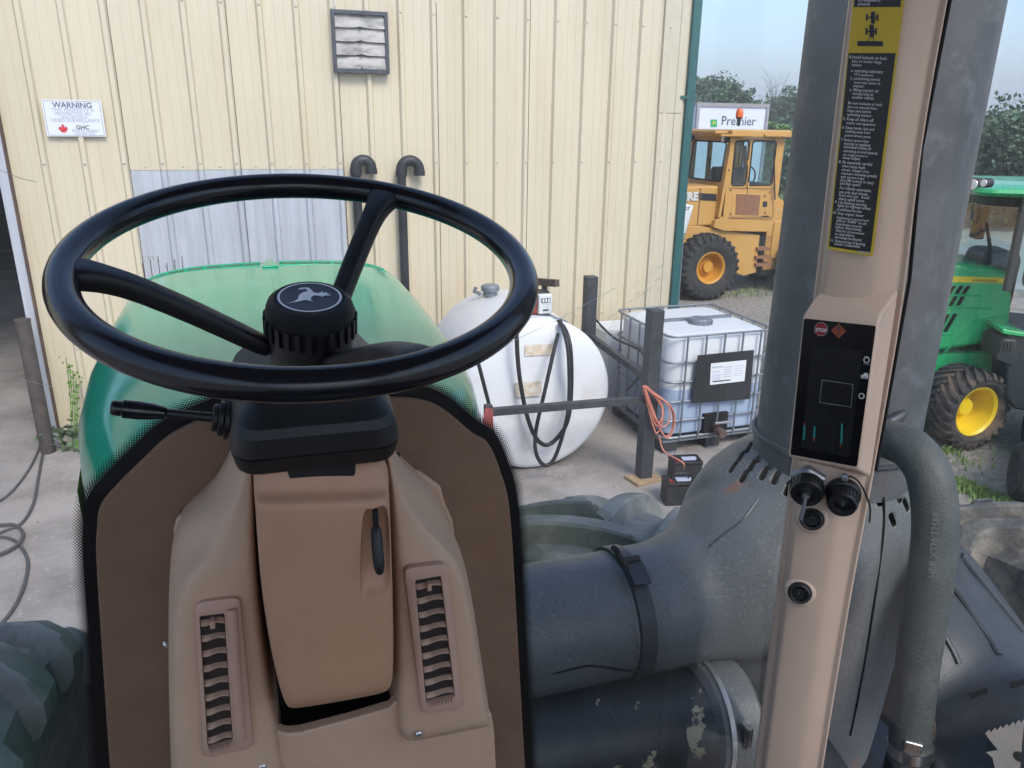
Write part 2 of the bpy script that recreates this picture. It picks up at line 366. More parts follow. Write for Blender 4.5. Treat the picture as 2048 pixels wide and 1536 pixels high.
for i, (px_, n, kind) in enumerate(pan):
    dy = 0.0012*(i % 2)
    if i == 0:
        sheet_panel(px_, n, 0.08, WH, 'cream_steel', dy)
    elif kind == 'full': sheet_panel(px_, n, 0.08, WH, 'cream_steel', dy)
    else:
        sheet_panel(px_, n, seamz, WH, 'cream_steel', dy+0.004); sheet_panel(px_, n, 0.08, seamz+0.05, 'galvanised', dy)
    for r in range(n):
        cx = px_ + P3*r + 0.281
        for zz in (seamz+0.06, seamz+1.42, seamz+2.6, 0.9):
            scr.lathe([(0.012, 0), (0.012, 0.004), (0.006, 0.009), (0.001, 0.0095)], (cx, WY-0.036-dy-(0.004 if kind == 'patch' else 0), zz), (0, -1, 0), seg=8)
        if kind == 'patch':
            scr.lathe([(0.010, 0), (0.010, 0.004), (0.005, 0.008), (0.001, 0.0085)], (px_+P3*r+0.13, WY-dy-0.004, seamz+0.03), (0, -1, 0), seg=8)
stuff(scr.mk('screw', 'screw_head', bld))
xl = pan[0][0]; xr = PY(1310, 300, WY).x
# wall strip between the first sheet and the door edge
mk('wall_panel', [(jx-0.02, WY-0.003, 0.08), (xl+0.002, WY-0.003, 0.08), (xl+0.002, WY-0.003, WH), (jx-0.02, WY-0.003, WH)], [(0, 1, 2, 3)], 'cream_steel', bld, smooth=False)
# flat corner flashing in two lengths and the green downpipe
cz = PY(1340, 227, WY).z; xg = PY(1352, 330, WY).x
Acc().box(((xr+xg)/2, WY-0.016, (cz+0.1)/2), (xg-xr, 0.034, cz-0.1)).mk('corner_flashing', 'cream_trim', bld, bevel=0.004)
Acc().box(((xr+xg)/2, WY-0.019, (cz+WH)/2+0.004), (xg-xr+0.006, 0.034, WH-cz)).mk('corner_flashing', 'cream_trim', bld, bevel=0.004)
Acc().box((xr+(xg-xr)*0.68, WY-0.040, WH/2), (0.006, 0.006, WH-0.2)).mk('flashing_fold', 'cream_trim', bld)
dx0 = xg+0.045
dp = Acc().box((dx0+0.05, WY-0.01, WH/2+0.03), (0.10, 0.075, WH-0.06)).mk('downpipe', 'green_trim', bld, bevel=0.008)
for zz in (0.6, PY(1380, 195, WY).z, 5.0): Acc().box((dx0+0.02, WY-0.012, zz), (0.19, 0.085, 0.03)).mk('pipe_bracket', 'green_trim', dp)
Acc().box((dx0-0.03, WY+0.03, WH/2), (0.02, 0.05, WH)).mk('corner_angle', 'green_trim', bld)
# side, back and inner faces, roof, doorway
xe = xg+0.0
Acc().box((xe-0.03, WY+6.5, WH/2), (0.04, 13.0-0.06, WH)).mk('side_wall', 'cream_steel', bld)
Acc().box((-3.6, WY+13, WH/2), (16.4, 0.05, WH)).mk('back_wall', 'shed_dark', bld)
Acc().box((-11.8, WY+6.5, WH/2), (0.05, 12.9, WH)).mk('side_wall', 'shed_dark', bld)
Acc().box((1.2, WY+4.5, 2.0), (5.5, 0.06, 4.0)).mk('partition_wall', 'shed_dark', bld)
Acc().prism([(-11.9, WY-0.3, WH), (xe+0.1, WY-0.3, WH), (xe+0.1, WY+13.2, WH+1.2), (-11.9, WY+13.2, WH+1.2)], (0, 0, 0.06)).mk('roof', 'galvanised', bld)
Acc().box(((jx-7.2)/2-0.0, WY+0.01, 4.9), (7.2+jx, 0.04, 1.4)).mk('door_header', 'cream_steel', bld)
Acc().box((-9.5, WY+0.01, WH/2), (4.6, 0.04, WH)).mk('wall_panel', 'cream_steel', bld)
jb = Acc().box((jx-0.045, WY-0.005, 2.1), (0.075, 0.13, 4.2)).mk('door_jamb', 'galvanised', bld, bevel=0.004)
Acc().box((jx-0.002, WY+0.05, 2.1), (0.018, 0.22, 4.2)).mk('jamb_return', 'rust_steel', jb)
Acc().box((1.4, WY+0.02, 0.045), (xe-jx, 0.10, 0.09)).mk('base_channel', 'rust_steel', bld)
# shelving and clutter seen dimly inside the doorway
shf = thing('shelf_rack', 'dark shelving standing deep inside the open shed doorway', 'shelf', (-4.6, WY+10.5, 0))
for zz in (0.25, 1.0, 1.75, 2.5): Acc().box((-4.2, WY+10.5, zz), (5.0, 0.7, 0.05)).mk('shelf', 'rust_steel', shf)
for xx in (-6.65, -4.2, -1.75): Acc().box((xx, WY+10.12, 1.3), (0.07, 0.05, 2.6)).mk('post', 'rack_paint', shf)

# ------------------------------------------------------------------ things on the wall
vt = thing('louvre_vent', 'sooty square louvred exhaust vent in a dark frame on cream wall', 'vent', PY(718, 84, WY))
c = [PY(*p, WY-0.05) for p in ((660, 20), (774, 24), (778, 148), (667, 146))]
vx0 = (c[0].x+c[3].x)/2; vx1 = (c[1].x+c[2].x)/2; vz1 = (c[0].z+c[1].z)/2; vz0 = (c[2].z+c[3].z)/2
fw = 0.034; yf = WY-0.058
Acc().box(((vx0+vx1)/2, WY-0.030, (vz0+vz1)/2), (vx1-vx0-0.01, 0.030, vz1-vz0-0.01)).mk('backing', 'gap_black', vt)
for cx, cz_, sx, sz in (((vx0+vx1)/2, vz1-fw/2, vx1-vx0, fw), ((vx0+vx1)/2, vz0+fw/2, vx1-vx0, fw)):
    Acc().box((cx, yf, cz_), (sx, 0.07, sz)).mk('frame_bar', 'vent_frame', vt, bevel=0.003)
for cx in (vx0+fw/2, vx1-fw/2):
    Acc().box((cx, yf-0.002, (vz0+vz1)/2), (fw, 0.07, vz1-vz0-2*fw)).mk('frame_bar', 'vent_frame', vt, bevel=0.003)
nl = 4; zi0 = vz0+fw; zi1 = vz1-fw; hl = (zi1-zi0)/nl
for i in range(nl):
    zt = zi1 - i*hl; a = Acc(); rings = []
    for k in range(9):
        xx = vx0+fw + (vx1-vx0-2*fw)*k/8; wv = 0.004*math.sin(k*1.3+i*2)
        dent = -0.012*math.exp(-((k-4)/0.7)**2) if i in (0, 1, 2) else 0
        rings.append([V((xx, yf-0.004, zt+0.002)), V((xx, yf-0.020, zt-hl*0.52)), V((xx, yf-0.028+wv, zt-hl*0.97-dent)), V((xx, yf-0.024+wv, zt-hl*0.97-dent)), V((xx, yf-0.016, zt-hl*0.52)), V((xx, yf, zt+0.002))])
    a.loft(rings); sl = a.mk('louvre_slat', 'vent_metal', vt, ang=20)
    Acc().lathe([(0.012, 0), (0.012, 0.012), (0.006, 0.016)], ((vx0+vx1)/2, yf-0.026, zt-hl*0.93), (0, -1, 0), seg=8).mk('stud', 'vent_frame', sl)

sg = thing('warning_sign', 'white video surveillance warning sign with red maple leaf on cream wall', 'sign', PY(146, 236, WY))
yS = WY-0.042
sx0, sx1 = PY(88, 236, yS).x, PY(207, 236, yS).x; sz1, sz0 = PY(143, 200, yS).z, PY(150, 273, yS).z
Acc().box(((sx0+sx1)/2, yS+0.002, (sz0+sz1)/2), (sx1-sx0, 0.004, sz1-sz0)).mk('board', 'label_white', sg, bevel=0.0015)
sw, sh_ = sx1-sx0, sz1-sz0; yt = yS-0.0008
bd = Acc()
for cx, cz_, a_, b_ in ((0.5, 0.965, 0.94, 0.008), (0.5, 0.035, 0.94, 0.008), (0.03, 0.5, 0.006, 0.93), (0.97, 0.5, 0.006, 0.93)):
    bd.box((sx0+sw*cx, yS-0.0006, sz0+sh_*cz_), (sw*a_, 0.0008, sh_*b_))
bd.mk('border', 'ink_blue', sg)
XD, ZD = V((1, 0, 0)), V((0, 0, 1))
for s_, cx, bz, wd, mm in (('WARNING', 0.5, 0.79, 0.66, 'ink_blue'), ('THIS PROPERTY IS', 0.5, 0.68, 0.72, 'ink_faded'), ('PROTECTED BY', 0.5, 0.575, 0.60, 'ink_faded'), ('HIGH DEFINITION', 0.5, 0.495, 0.44, 'ink_faded'), ('VIDEO SURVEILLANCE', 0.52, 0.40, 0.84, 'ink_faded'), ('GHC', 0.62, 0.20, 0.22, 'ink'), ('Security Systems', 0.66, 0.135, 0.46, 'ink_faded'), ('1-877-808-2273', 0.64, 0.06, 0.34, 'ink_faded')):
    text('lettering', s_, (sx0+sw*cx, yt, sz0+sh_*bz), XD, ZD, width=sw*wd, m=mm, parent=sg, bold=0.02, align='CENTER')
ml = [(0, -1), (0.05, -0.5), (0.45, -0.6), (0.38, -0.4), (0.85, 0.02), (0.68, 0.12), (0.78, 0.42), (0.45, 0.36), (0.38, 0.5), (0.18, 0.28), (0.25, 0.8), (0.1, 0.7), (0, 1)]
ml = ml + [(-a, b) for a, b in ml[-2:0:-1]]
mc = (sx0+sw*0.29, sz0+sh_*0.20); mk('maple_leaf', [(mc[0]+a*sw*0.10, yt, mc[1]+b*sh_*0.16) for a, b in ml], [tuple(range(len(ml)))], 'leaf_red', sg, smooth=False)

def gooseneck(pxl, pxr, ptop, pbase, label):
    yP = WY-0.10; a = PY(pxl, ptop, yP); b = PY(pxr, ptop, yP); r = 0.052; R_ = (b.x-a.x)/2 - r + 0.0
    t = thing('vent_pipe', label, 'pipe', (a.x+r, yP, 0), 'gooseneck pipes on the wall')
    x0 = a.x + r; zc = a.z - R_ - r; cx = x0 + R_
    Acc().tube([(x0, yP, 0.0), (x0, yP, zc-0.03)], r*0.86, seg=20).mk('riser', 'pipe_black', t)
    arc = [V((cx - R_*math.cos(PI*k/16), yP, zc + R_*math.sin(PI*k/16))) for k in range(17)]
    el = Acc().tube([(x0, yP, zc-0.07)] + arc + [(cx+R_, yP, zc-0.055)], r, seg=20).mk('elbow', 'pipe_black', t)
    for q in (x0, cx+R_): Acc().lathe([(r, 0), (r*1.1, 0), (r*1.1, 0.05), (r, 0.05)], (q, yP, zc-0.055), (0, 0, 1), seg=20).mk('collar', 'pipe_black', el)
    for zz in (0.7, zc-0.2): Acc().box((x0, yP+0.03, zz), (0.16, 0.06, 0.03)).mk('strap', 'pipe_black', t)
gooseneck(699, 752, 309, 0, 'black gooseneck pipe on wall beside the blue-grey patch')
gooseneck(791, 848, 310, 0, 'black gooseneck pipe on wall, farther from the blue-grey patch')
# ================================================================== YARD THINGS
# ------------------------------------------------------------------ white fuel tank on its side, end towards the yard
TR = 0.685; tc = V((2.215, 5.93, TR+0.012)); TY1 = 7.35
tk = thing('fuel_tank', 'white horizontal cylindrical fuel tank with black hose and dial meter', 'tank', (tc.x, 6.6, 0))
ax = V((0.02, 1, 0)).normalized()
prof = [(0.001, -0.095), (0.2, -0.09), (0.4, -0.075), (0.54, -0.055), (0.62, -0.038), (0.655, -0.024), (0.675, -0.002), (TR, 0.03), (TR, 0.05), (TR, TY1-tc.y-0.1), (0.6, TY1-tc.y), (0.001, TY1-tc.y+0.15)]
sh = Acc().lathe(prof, tc, ax, seg=72).mk('shell', 'tank_white', tk, ang=50)
Acc().lathe([(TR, 0.044), (TR+0.004, 0.046), (TR+0.004, 0.058), (TR, 0.060)], tc, ax, seg=72).mk('weld_seam', 'tank_white', sh)
for yy in (6.35, 7.05): Acc().box((tc.x, yy, 0.075), (0.95, 0.10, 0.15)).mk('saddle', 'rack_paint', tk, bevel=0.005)
fc = V((tc.x-0.10, 7.02, tc.z+TR-0.01)); cap = Acc().lathe([(0.07, 0), (0.07, 0.05), (0.09, 0.05), (0.09, 0.09), (0.075, 0.105), (0.001, 0.107)], fc, (0, 0, 1), seg=24).mk('fill_cap', 'cage_steel', tk)
Acc().tube([fc+V((-0.10, 0, 0.02)), fc+V((-0.16, 0, 0.05)), fc+V((-0.14, 0, 0.09))], 0.02).mk('cap_chain_lug', 'cage_steel', cap)
# pump, meter and piping on top near the front
pb = PY(1095, 640, 6.12)
pu = Acc().box((2.22, 6.22, tc.z+TR+0.09), (0.22, 0.26, 0.16)).mk('pump', 'pump_red', tk, bevel=0.02)
Acc().lathe([(0.035, 0), (0.035, 0.08)], (2.22, 6.22, tc.z+TR-0.03), (0, 0, 1), seg=16).mk('riser_pipe', 'rust_steel', pu)
Acc().lathe([(0.075, 0), (0.075, 0.2), (0.05, 0.23), (0.001, 0.23)], (2.20, 6.28, tc.z+TR+0.12), (0.3, -0.1, 0), seg=20).mk('motor', 'dark_plastic', pu)
mz = tc.z+TR+0.10
me_ = Acc().box((2.325, 6.09, mz), (0.125, 0.06, 0.17)).mk('flow_meter', 'meter_white', pu, bevel=0.012)
Acc().box((2.325, 6.057, mz+0.035), (0.08, 0.006, 0.035)).mk('counter_window', 'ink', me_)
for i in range(3): Acc().box((2.30+0.025*i, 6.052, mz+0.035), (0.016, 0.004, 0.026)).mk('digit_drum', 'label_white', me_)
Acc().box((2.325, 6.058, mz-0.05), (0.05, 0.004, 0.012)).mk('name_plate', 'ink', me_)
a = Acc(); a.bar((2.40, 6.30, tc.z+TR), (2.40, 6.30, tc.z+TR+0.27), 0.04, 0.04); a.bar((2.44, 6.10, tc.z+TR+0.27), (2.36, 6.42, tc.z+TR+0.23), 0.05, 0.06); a.mk('nozzle_hanger', 'rust_steel', tk)
Acc().tube(catmull([(2.34, 6.2, mz-0.10), (2.42, 6.10, mz-0.14), (2.50, 6.02, mz-0.17), (2.47, 6.0, mz-0.22)], 5), 0.022).mk('nozzle', 'cage_steel', tk)
YH = 5.74
def hp(*pts): return [PY(x, y, yy) for x, y, yy in pts]
hose = catmull(hp((1106, 640, 6.04), (1128, 655, 5.84), (1141, 700, 5.70), (1142, 790, YH), (1132, 850, YH), (1100, 888, YH), (1075, 880, YH), (1055, 835, YH), (1040, 760, YH), (1034, 690, YH), (1036, 640, 5.81), (1062, 610, 6.09), (1085, 605, 6.19)), 8)
Acc().tube(hose, 0.019, seg=10).mk('hose', 'cable_black', tk)
hose2 = catmull(hp((1116, 668, 5.81), (1108, 700, 5.69), (1090, 780, 5.65), (1072, 860, 5.64), (1072, 905, 5.63), (1088, 930, 5.63), (1108, 918, 5.63), (1128, 860, 5.64), (1138, 800, 5.65), (1136, 700, 5.70), (1120, 640, 5.86)), 8)
Acc().tube(hose2, 0.017, seg=10).mk('hose', 'cable_black', tk)
for nm, q in (('worn_label', ((1050, 690), (1115, 687), (1110, 710), (1050, 712))), ('worn_label', ((1030, 766), (1084, 762), (1082, 792), (1030, 795)))):
    vs = []
    for x_, y_ in q:
        d = ray(x_, y_)
        p = PY(x_, y_, 5.74); rr = math.hypot(p.x-tc.x, p.z-tc.z)
        yy = tc.y + (-0.095 + 0.04*(rr/0.54)**2.2); vs.append(PY(x_, y_, yy-0.016))
    mk(nm, vs, [(0, 1, 2, 3)], 'sticker_worn', sh, smooth=False)

# ------------------------------------------------------------------ steel guard rack round the tank
rk = thing('guard_rack', 'dark steel guard rail with two square posts beside white tank', 'guard rail', (3.05, 5.42, 0))
p1 = V((3.055, 5.46, 0)); p2 = V((3.13, 6.93, 0)); ph = 1.51
for p in (p1, p2): Acc().box((p.x, p.y, ph/2+0.02), (0.115, 0.115, ph)).mk('post', 'rack_paint', rk, bevel=0.006)
Acc().bar((1.63, 5.42, 0.80), (3.0, 5.40, 0.775), 0.05, 0.062).mk('rail', 'rack_paint', rk, bevel=0.004)
Acc().bar((p1.x+0.0, p1.y+0.06, 0.92), (p2.x, p2.y-0.06, 0.92), 0.05, 0.062).mk('rail', 'rack_paint', rk, bevel=0.004)
Acc().bar((p2.x-0.06, p2.y+0.0, 0.86), (1.7, 7.5, 0.86), 0.05, 0.06).mk('rail', 'rack_paint', rk)
Acc().bar((1.62, 5.42, 0.01), (1.62, 5.42, 0.86), 0.06, 0.06).mk('post', 'rack_paint', rk)
tag(Acc().box((p1.x-0.01, p1.y-0.02, 0.0185), (0.27, 0.20, 0.029), Matrix.Rotation(0.2, 3, 'Z')).mk('wood_block', 'wood', None, bevel=0.003), 'short pale board under the foot of the steel guard post', 'board')
# orange cord coiled on the post
oc = Acc(); rnd = random.Random(4); top = PY(1290, 780, 5.36)
for i in range(7):
    w1, d1 = rnd.uniform(0.03, 0.13), rnd.uniform(0.30, 0.47); sx = rnd.uniform(-0.03, 0.05); yy = 5.365 - 0.006*i
    pts = [(top.x-0.02+sx*0.3, yy, top.z+0.03), (top.x+0.05+sx, yy, top.z-d1*0.45), (top.x+0.08+sx+w1*0.4, yy-0.01, top.z-d1*0.85), (top.x+0.09+sx+w1*0.9, yy-0.01, top.z-d1), (top.x+0.13+w1+sx, yy-0.005, top.z-d1*0.78), (top.x+0.12+sx+w1*0.8, yy, top.z-d1*0.4), (top.x+0.05+sx*0.5, yy, top.z-0.02)]
    oc.tube(catmull(pts, 6, True), 0.0065, seg=6, closed=True)
oc.tube(catmull([(top.x+0.16, 5.35, top.z-0.42), (top.x+0.19, 5.30, top.z-0.55), (3.21, 5.10, 0.30), (3.24, 5.12, 0.226)], 6), 0.0065, seg=6)
tag(oc.mk('extension_cord', 'cord_orange'), 'orange extension cord looped over the steel guard post', 'cord')
rr_ = Acc(); q = PY(975, 822, 5.36)
for i in range(4): rr_.tube(catmull([(q.x+0.01*i, 5.375-0.008*i, q.z+0.02), (q.x-0.03+0.015*i, 5.37, q.z-0.15), (q.x+0.01*i, 5.37-0.006*i, q.z-0.26), (q.x+0.04, 5.37, q.z-0.14)], 5, True), 0.009, seg=6, closed=True)
tag(rr_.mk('rope_coil', 'rope_red'), 'faded red rope coil hanging on the rail end before tank', 'rope')
tag(Acc().tube(catmull(hp((955, 720, 5.60), (968, 770, 5.58), (980, 820, 5.56), (985, 870, 5.50)), 6) + [PZ(975, 905, 0.02)], 0.016, seg=8).mk('thin_hose', 'cable_black'), 'thin dark hose hanging down the left flank of white tank', 'hose')

# ------------------------------------------------------------------ caged liquid tote
tx0, tx1, ty0, ty1 = 3.47, 4.58, 5.88, 7.02; tz0, tz1 = 0.15, 1.15
to = thing('liquid_tote', 'caged white plastic tote half full of blue fluid with black placard', 'tote', ((tx0+tx1)/2, (ty0+ty1)/2, 0))
def rrect(x0, x1, y0, y1, z, r, n=6):
    o = []
    for cx, cy, a0 in ((x1-r, y1-r, 0), (x0+r, y1-r, 90), (x0+r, y0+r, 180), (x1-r, y0+r, 270)):
        for k in range(n+1): a = math.radians(a0+90*k/n); o.append(V((cx+r*math.cos(a), cy+r*math.sin(a), z)))
    return o
g = 0.03; fz = 0.62
def ring(z, ins=0.0, r=0.13): return rrect(tx0+g+ins, tx1-g-ins, ty0+g+ins, ty1-g-ins, z, r)
Acc().loft([ring(tz0+0.01, 0.04), ring(tz0+0.04, 0.0), ring(fz, 0)]).mk('fluid_part', 'tote_fluid', to, ang=50)
Acc().loft([ring(fz+0.001, 0), ring(tz1-0.07, 0), ring(tz1-0.03, 0.012), ring(tz1-0.012, 0.05), ring(tz1-0.008, 0.1)]).mk('bottle', 'tote_plastic', to, ang=50)
tb = Acc().box(((tx0+tx1)/2, (ty0+ty1)/2, tz1-0.002), (0.86, 0.06, 0.03)).mk('top_bar', 'cage_steel', to)
lid = Acc().lathe([(0.11, 0), (0.11, 0.045), (0.10, 0.055), (0.001, 0.057)], ((tx0+tx1)/2+0.0, ty0+0.42, tz1-0.012), (0, 0, 1), seg=28).mk('lid', 'cage_steel', to)
for k in range(14):
    an = 2*PI*k/14; Acc().box(((tx0+tx1)/2+0.112*math.cos(an), ty0+0.42+0.112*math.sin(an), tz1+0.01), (0.012, 0.012, 0.036), Matrix.Rotation(an, 3, 'Z')).mk('lid_grip', 'cage_steel', lid)
for zz in (0.16, 0.33, 0.52, 0.71, 0.90, 1.145):
    Acc().tube(rrect(tx0, tx1, ty0, ty1, zz, 0.09), 0.0105 if zz > 0.2 else 0.014, seg=8, closed=True).mk('cage_bar', 'cage_steel', to)
n1 = 5
for k in range(n1):
    f = (k+0.5)/n1; xx = tx0+0.07+(tx1-tx0-0.14)*f
    for yy in (ty0-0.017, ty1+0.017): Acc().tube([(xx, yy, 0.14), (xx, yy, 1.15)], 0.0095, seg=8).mk('cage_bar', 'cage_steel', to)
    yy = ty0+0.07+(ty1-ty0-0.14)*f
    for xx in (tx0-0.017, tx1+0.017): Acc().tube([(xx, yy, 0.14), (xx, yy, 1.15)], 0.0095, seg=8).mk('cage_bar', 'cage_steel', to)
pl = Acc().box(((tx0+tx1)/2, (ty0+ty1)/2, 0.128), (tx1-tx0, ty1-ty0, 0.02)).mk('pallet_deck', 'cage_steel', to)
for xx in (tx0+0.09, (tx0+tx1)/2, tx1-0.09):
    for yy in (ty0+0.09, (ty0+ty1)/2, ty1-0.09): Acc().box((xx, yy, 0.066), (0.15, 0.15, 0.10)).mk('pallet_foot', 'pallet_black', pl)
    Acc().box((xx, (ty0+ty1)/2, 0.012), (0.12, ty1-ty0, 0.015)).mk('pallet_skid', 'cage_steel', pl)
vx = tx0+0.55
vv = Acc().lathe([(0.045, 0), (0.045, 0.09), (0.03, 0.09), (0.03, 0.12), (0.042, 0.12), (0.042, 0.17), (0.03, 0.17)], (vx, ty0+0.02, 0.225), (0, -1, -0.15), seg=18).mk('valve', 'rust_steel', to)
Acc().box((vx+0.03, ty0-0.09, 0.30), (0.19, 0.03, 0.025)).mk('valve_handle', 'clamp_steel', vv, bevel=0.006)
Acc().box((vx, ty0+0.005, 0.27), (0.26, 0.04, 0.19)).mk('valve_recess', 'gap_black', vv)
pq = [PY(*p, ty0-0.035) for p in ((1396, 711), (1508, 700), (1500, 798), (1384, 807))]
pc = Acc().prism(pq, (0, 0.006, 0)).mk('placard', 'placard_black', to)
lq = [PY(*p, ty0-0.037) for p in ((1422, 727), (1493, 720), (1489, 762), (1420, 770))]
lb = Acc().prism(lq, (0, 0.0015, 0)).mk('paper_label', 'label_white', pc)
ux = (lq[1]-lq[0]).normalized(); uz = V((0, 0, 1)); lw_ = (lq[1]-lq[0]).length; lh = (lq[0]-lq[3]).length
text('lettering', 'PLUS 50 II', lq[0]+ux*lw_*0.06-uz*lh*0.24+V((0, -0.001, 0)), ux, uz, width=lw_*0.28, m='ink', parent=lb)
text('lettering', 'TORQ-GARD', lq[0]+ux*lw_*0.06-uz*lh*0.42+V((0, -0.001, 0)), ux, uz, width=lw_*0.2, m='ink', parent=lb)
fx = Acc(); rnd = random.Random(2)
for i in range(16):
    u_ = 0.06+0.31*(i % 3)+0.01; v_ = 0.52+0.07*(i//3) if i % 3 == 0 else 0.24+0.11*(i//3)
    if v_ < 0.9: fx.box(lq[0]+ux*lw_*(u_+0.12)-uz*lh*v_+V((0, -0.0009, 0)), (lw_*0.24, 0.0006, lh*0.028))
fx.mk('small_print', 'ink_faded', lb)
fx = Acc().box(lq[0]+ux*lw_*0.35-uz*lh*0.86+V((0, -0.0009, 0)), (lw_*0.5, 0.0006, lh*0.05)).mk('print_bar', 'ink', lb)
# second pale container behind it, against the wall
wb = thing('white_container', 'plain pale plastic container between the caged tote and wall', 'container', (3.62, 7.45, 0))
Acc().loft([rrect(3.50, 4.2, 7.27, 7.72, z, 0.06) for z in (0.0, 0.80, 0.83)]).mk('body', 'tote_plastic', wb, ang=50)
Acc().loft([rrect(3.52, 4.18, 7.29, 7.70, z, 0.06) for z in (0.831, 0.85)]).mk('lid', 'tote_plastic', wb, ang=50)
tag(Acc().tube(catmull([(3.18, 6.99, 1.12), (3.25, 6.6, 0.98), (3.36, 6.2, 0.93), (3.43, 6.3, 0.7), (3.30, 6.35, 0.5)], 8), 0.011, seg=8).mk('black_cable', 'cable_black'), 'black cable draped from the rear guard post past the tote', 'cable')

# ------------------------------------------------------------------ two old batteries
def battery(c, rz, label, handle):
    t = thing('battery', label, 'battery', c, 'batteries by the guard post'); R_ = Matrix.Rotation(rz, 3, 'Z'); c = V(c)
    f = lambda x, y, z: c + R_ @ V((x, y, z))
    Acc().box(f(0, 0, 0.085), (0.255, 0.165, 0.165), R_).mk('case', 'placard_black', t, bevel=0.006)
    ld = Acc().box(f(0, 0, 0.186), (0.262, 0.172, 0.034), R_).mk('lid', 'matt_black', t, bevel=0.006)
    Acc().box(f(0.03, -0.01, 0.205), (0.13, 0.07, 0.004), R_).mk('top_label', 'ink_faded', ld)
    for sx, mm in ((-1, 'pump_red'), (1, 'matt_black')): Acc().lathe([(0.016, 0), (0.013, 0.022), (0.001, 0.023)], f(sx*0.095, -0.05, 0.202), (0, 0, 1), seg=12).mk('terminal', mm, ld)
    Acc().box(f(-0.085, -0.055, 0.206), (0.04, 0.03, 0.008), R_).mk('red_mark', 'stop_red', ld)
    if handle: Acc().tube(catmull([f(-0.07, 0, 0.20), f(-0.068, -0.01, 0.245), f(0, -0.012, 0.262), f(0.068, -0.01, 0.245), f(0.07, 0, 0.20)], 5), 0.007, seg=8).mk('handle', 'matt_black', t)
battery((3.13, 4.99, 0.005), -0.22, 'black car battery with red terminal and upright carry handle', True)
battery((3.39, 5.34, 0.005), -0.20, 'black car battery under the orange cord, without carry handle', False)
# ================================================================== THE TRACTOR WE SIT IN
CX = 0.045                                     # its centre line
tr = thing('tractor', 'large green tractor seen from its tan and black driving seat', 'tractor', (CX, 1.4, 0))
# ------------------------------------------------------------------ hood
HW = 0.50; HT = Z(-0.525); HY0, HY1 = 1.02, 3.12
def hsec(y, zt, w, h=0.24, low=0.45, n=4.2, crown=0.010):
    o = [V((CX-w*0.97, y, zt-h-low)), V((CX-w, y, zt-h-low*0.5))]
    for k in range(25):
        a = PI - PI*k/24; cx, sx = math.cos(a), math.sin(a)
        o.append(V((CX + w*math.copysign(abs(cx)**(2/n), cx), y, zt-h+h*abs(sx)**(2/n) + crown*max(0, 1-abs(cx)*1.2))))
    return o + [V((CX+w, y, zt-h-low*0.5)), V((CX+w*0.97, y, zt-h-low))]
rings = []
for y, dz, ww in ((HY0, -0.05, 0.22), (1.2, -0.03, 0.27), (1.4, -0.01, 0.36), (1.6, 0.0, 0.42), (1.8, 0.0, 0.46), (2.1, 0.0, 0.49), (2.6, 0.0, 0.51), (HY1-0.1, 0.0, 0.515), (HY1, -0.004, 0.514), (HY1+0.08, -0.022, 0.510), (HY1+0.17, -0.075, 0.495), (HY1+0.24, -0.17, 0.47), (HY1+0.28, -0.34, 0.44)):
    rings.append(hsec(y, HT+dz, ww))
hood = Acc().loft(rings).mk('hood', 'hood_green', tr, ang=60)
def hoodz(x, y):                               # hood top height at x
    w = 0.51; c = min(1, abs(x-CX)/w); s = (1-c**4.2)**(1/4.2); return HT-0.24+0.24*s + 0.010*max(0, 1-c*1.2)
# slotted lip near the front of the hood
for s in (-1, 1):
    for k in range(6):
        x0 = CX + s*(0.045+0.065*k); x1 = x0 + s*0.052
        z0_, z1_ = hoodz(x0, 3)+0.001, hoodz(x1, 3)+0.001
        Acc().prism([(x0, 3.03, z0_), (x1, 3.03, z1_), (x1, 3.068, z1_), (x0, 3.068, z0_)], (0, 0, 0.003)).mk('hood_slot', 'slot_green', hood, smooth=False)
    for yy, hh in ((3.02, 0.0035), (3.078, 0.0055)):
        Acc().tube([(CX+s*(0.035+0.05*k), yy, hoodz(CX+0.035+0.05*k, 3)+hh*0.4) for k in range(9)], hh, seg=8).mk('slot_lip', 'hood_green', hood)
Acc().tube([(CX, 1.5+0.1*k, HT+0.0093) for k in range(15)], 0.0022, seg=6).mk('hood_crease', 'hood_green', hood)
Acc().prism([(CX-0.03, 2.98, HT+0.008), (CX+0.03, 2.98, HT+0.008), (CX+0.012, 3.14, HT+0.006), (CX-0.012, 3.14, HT+0.006)], (0, 0, 0.009)).mk('hood_crest', 'hood_green', hood, bevel=0.006)
for s in (-1, 1):                              # yellow side stripe
    vs = []
    for i in range(9):
        y = 1.70 + (HY1-1.78)*i/8; w = 0.425+0.085*min(1, (y-1.6)/0.8)**0.6+0.002
        vs += [(CX+s*(w+0.004), y, HT-0.23), (CX+s*(w+0.004), y, HT-0.36)]
    mk('side_stripe', vs, [(2*i, 2*i+2, 2*i+3, 2*i+1) for i in range(8)], 'deere_yellow', hood, smooth=False)
text('lettering', 'DEERE', (CX-0.522, 2.95, HT-0.34), (0, -1, 0), (0, 0, 1), width=0.6, m='ink', parent=hood, bold=0.03)
ch = Acc().box((CX, 2.1, 1.0), (0.62, 2.5, 0.95)).mk('chassis', 'dark_plastic', tr, bevel=0.02)
Acc().box((CX, 1.75, 0.95), (1.5, 0.3, 0.3)).mk('axle', 'dark_plastic', ch, bevel=0.03)
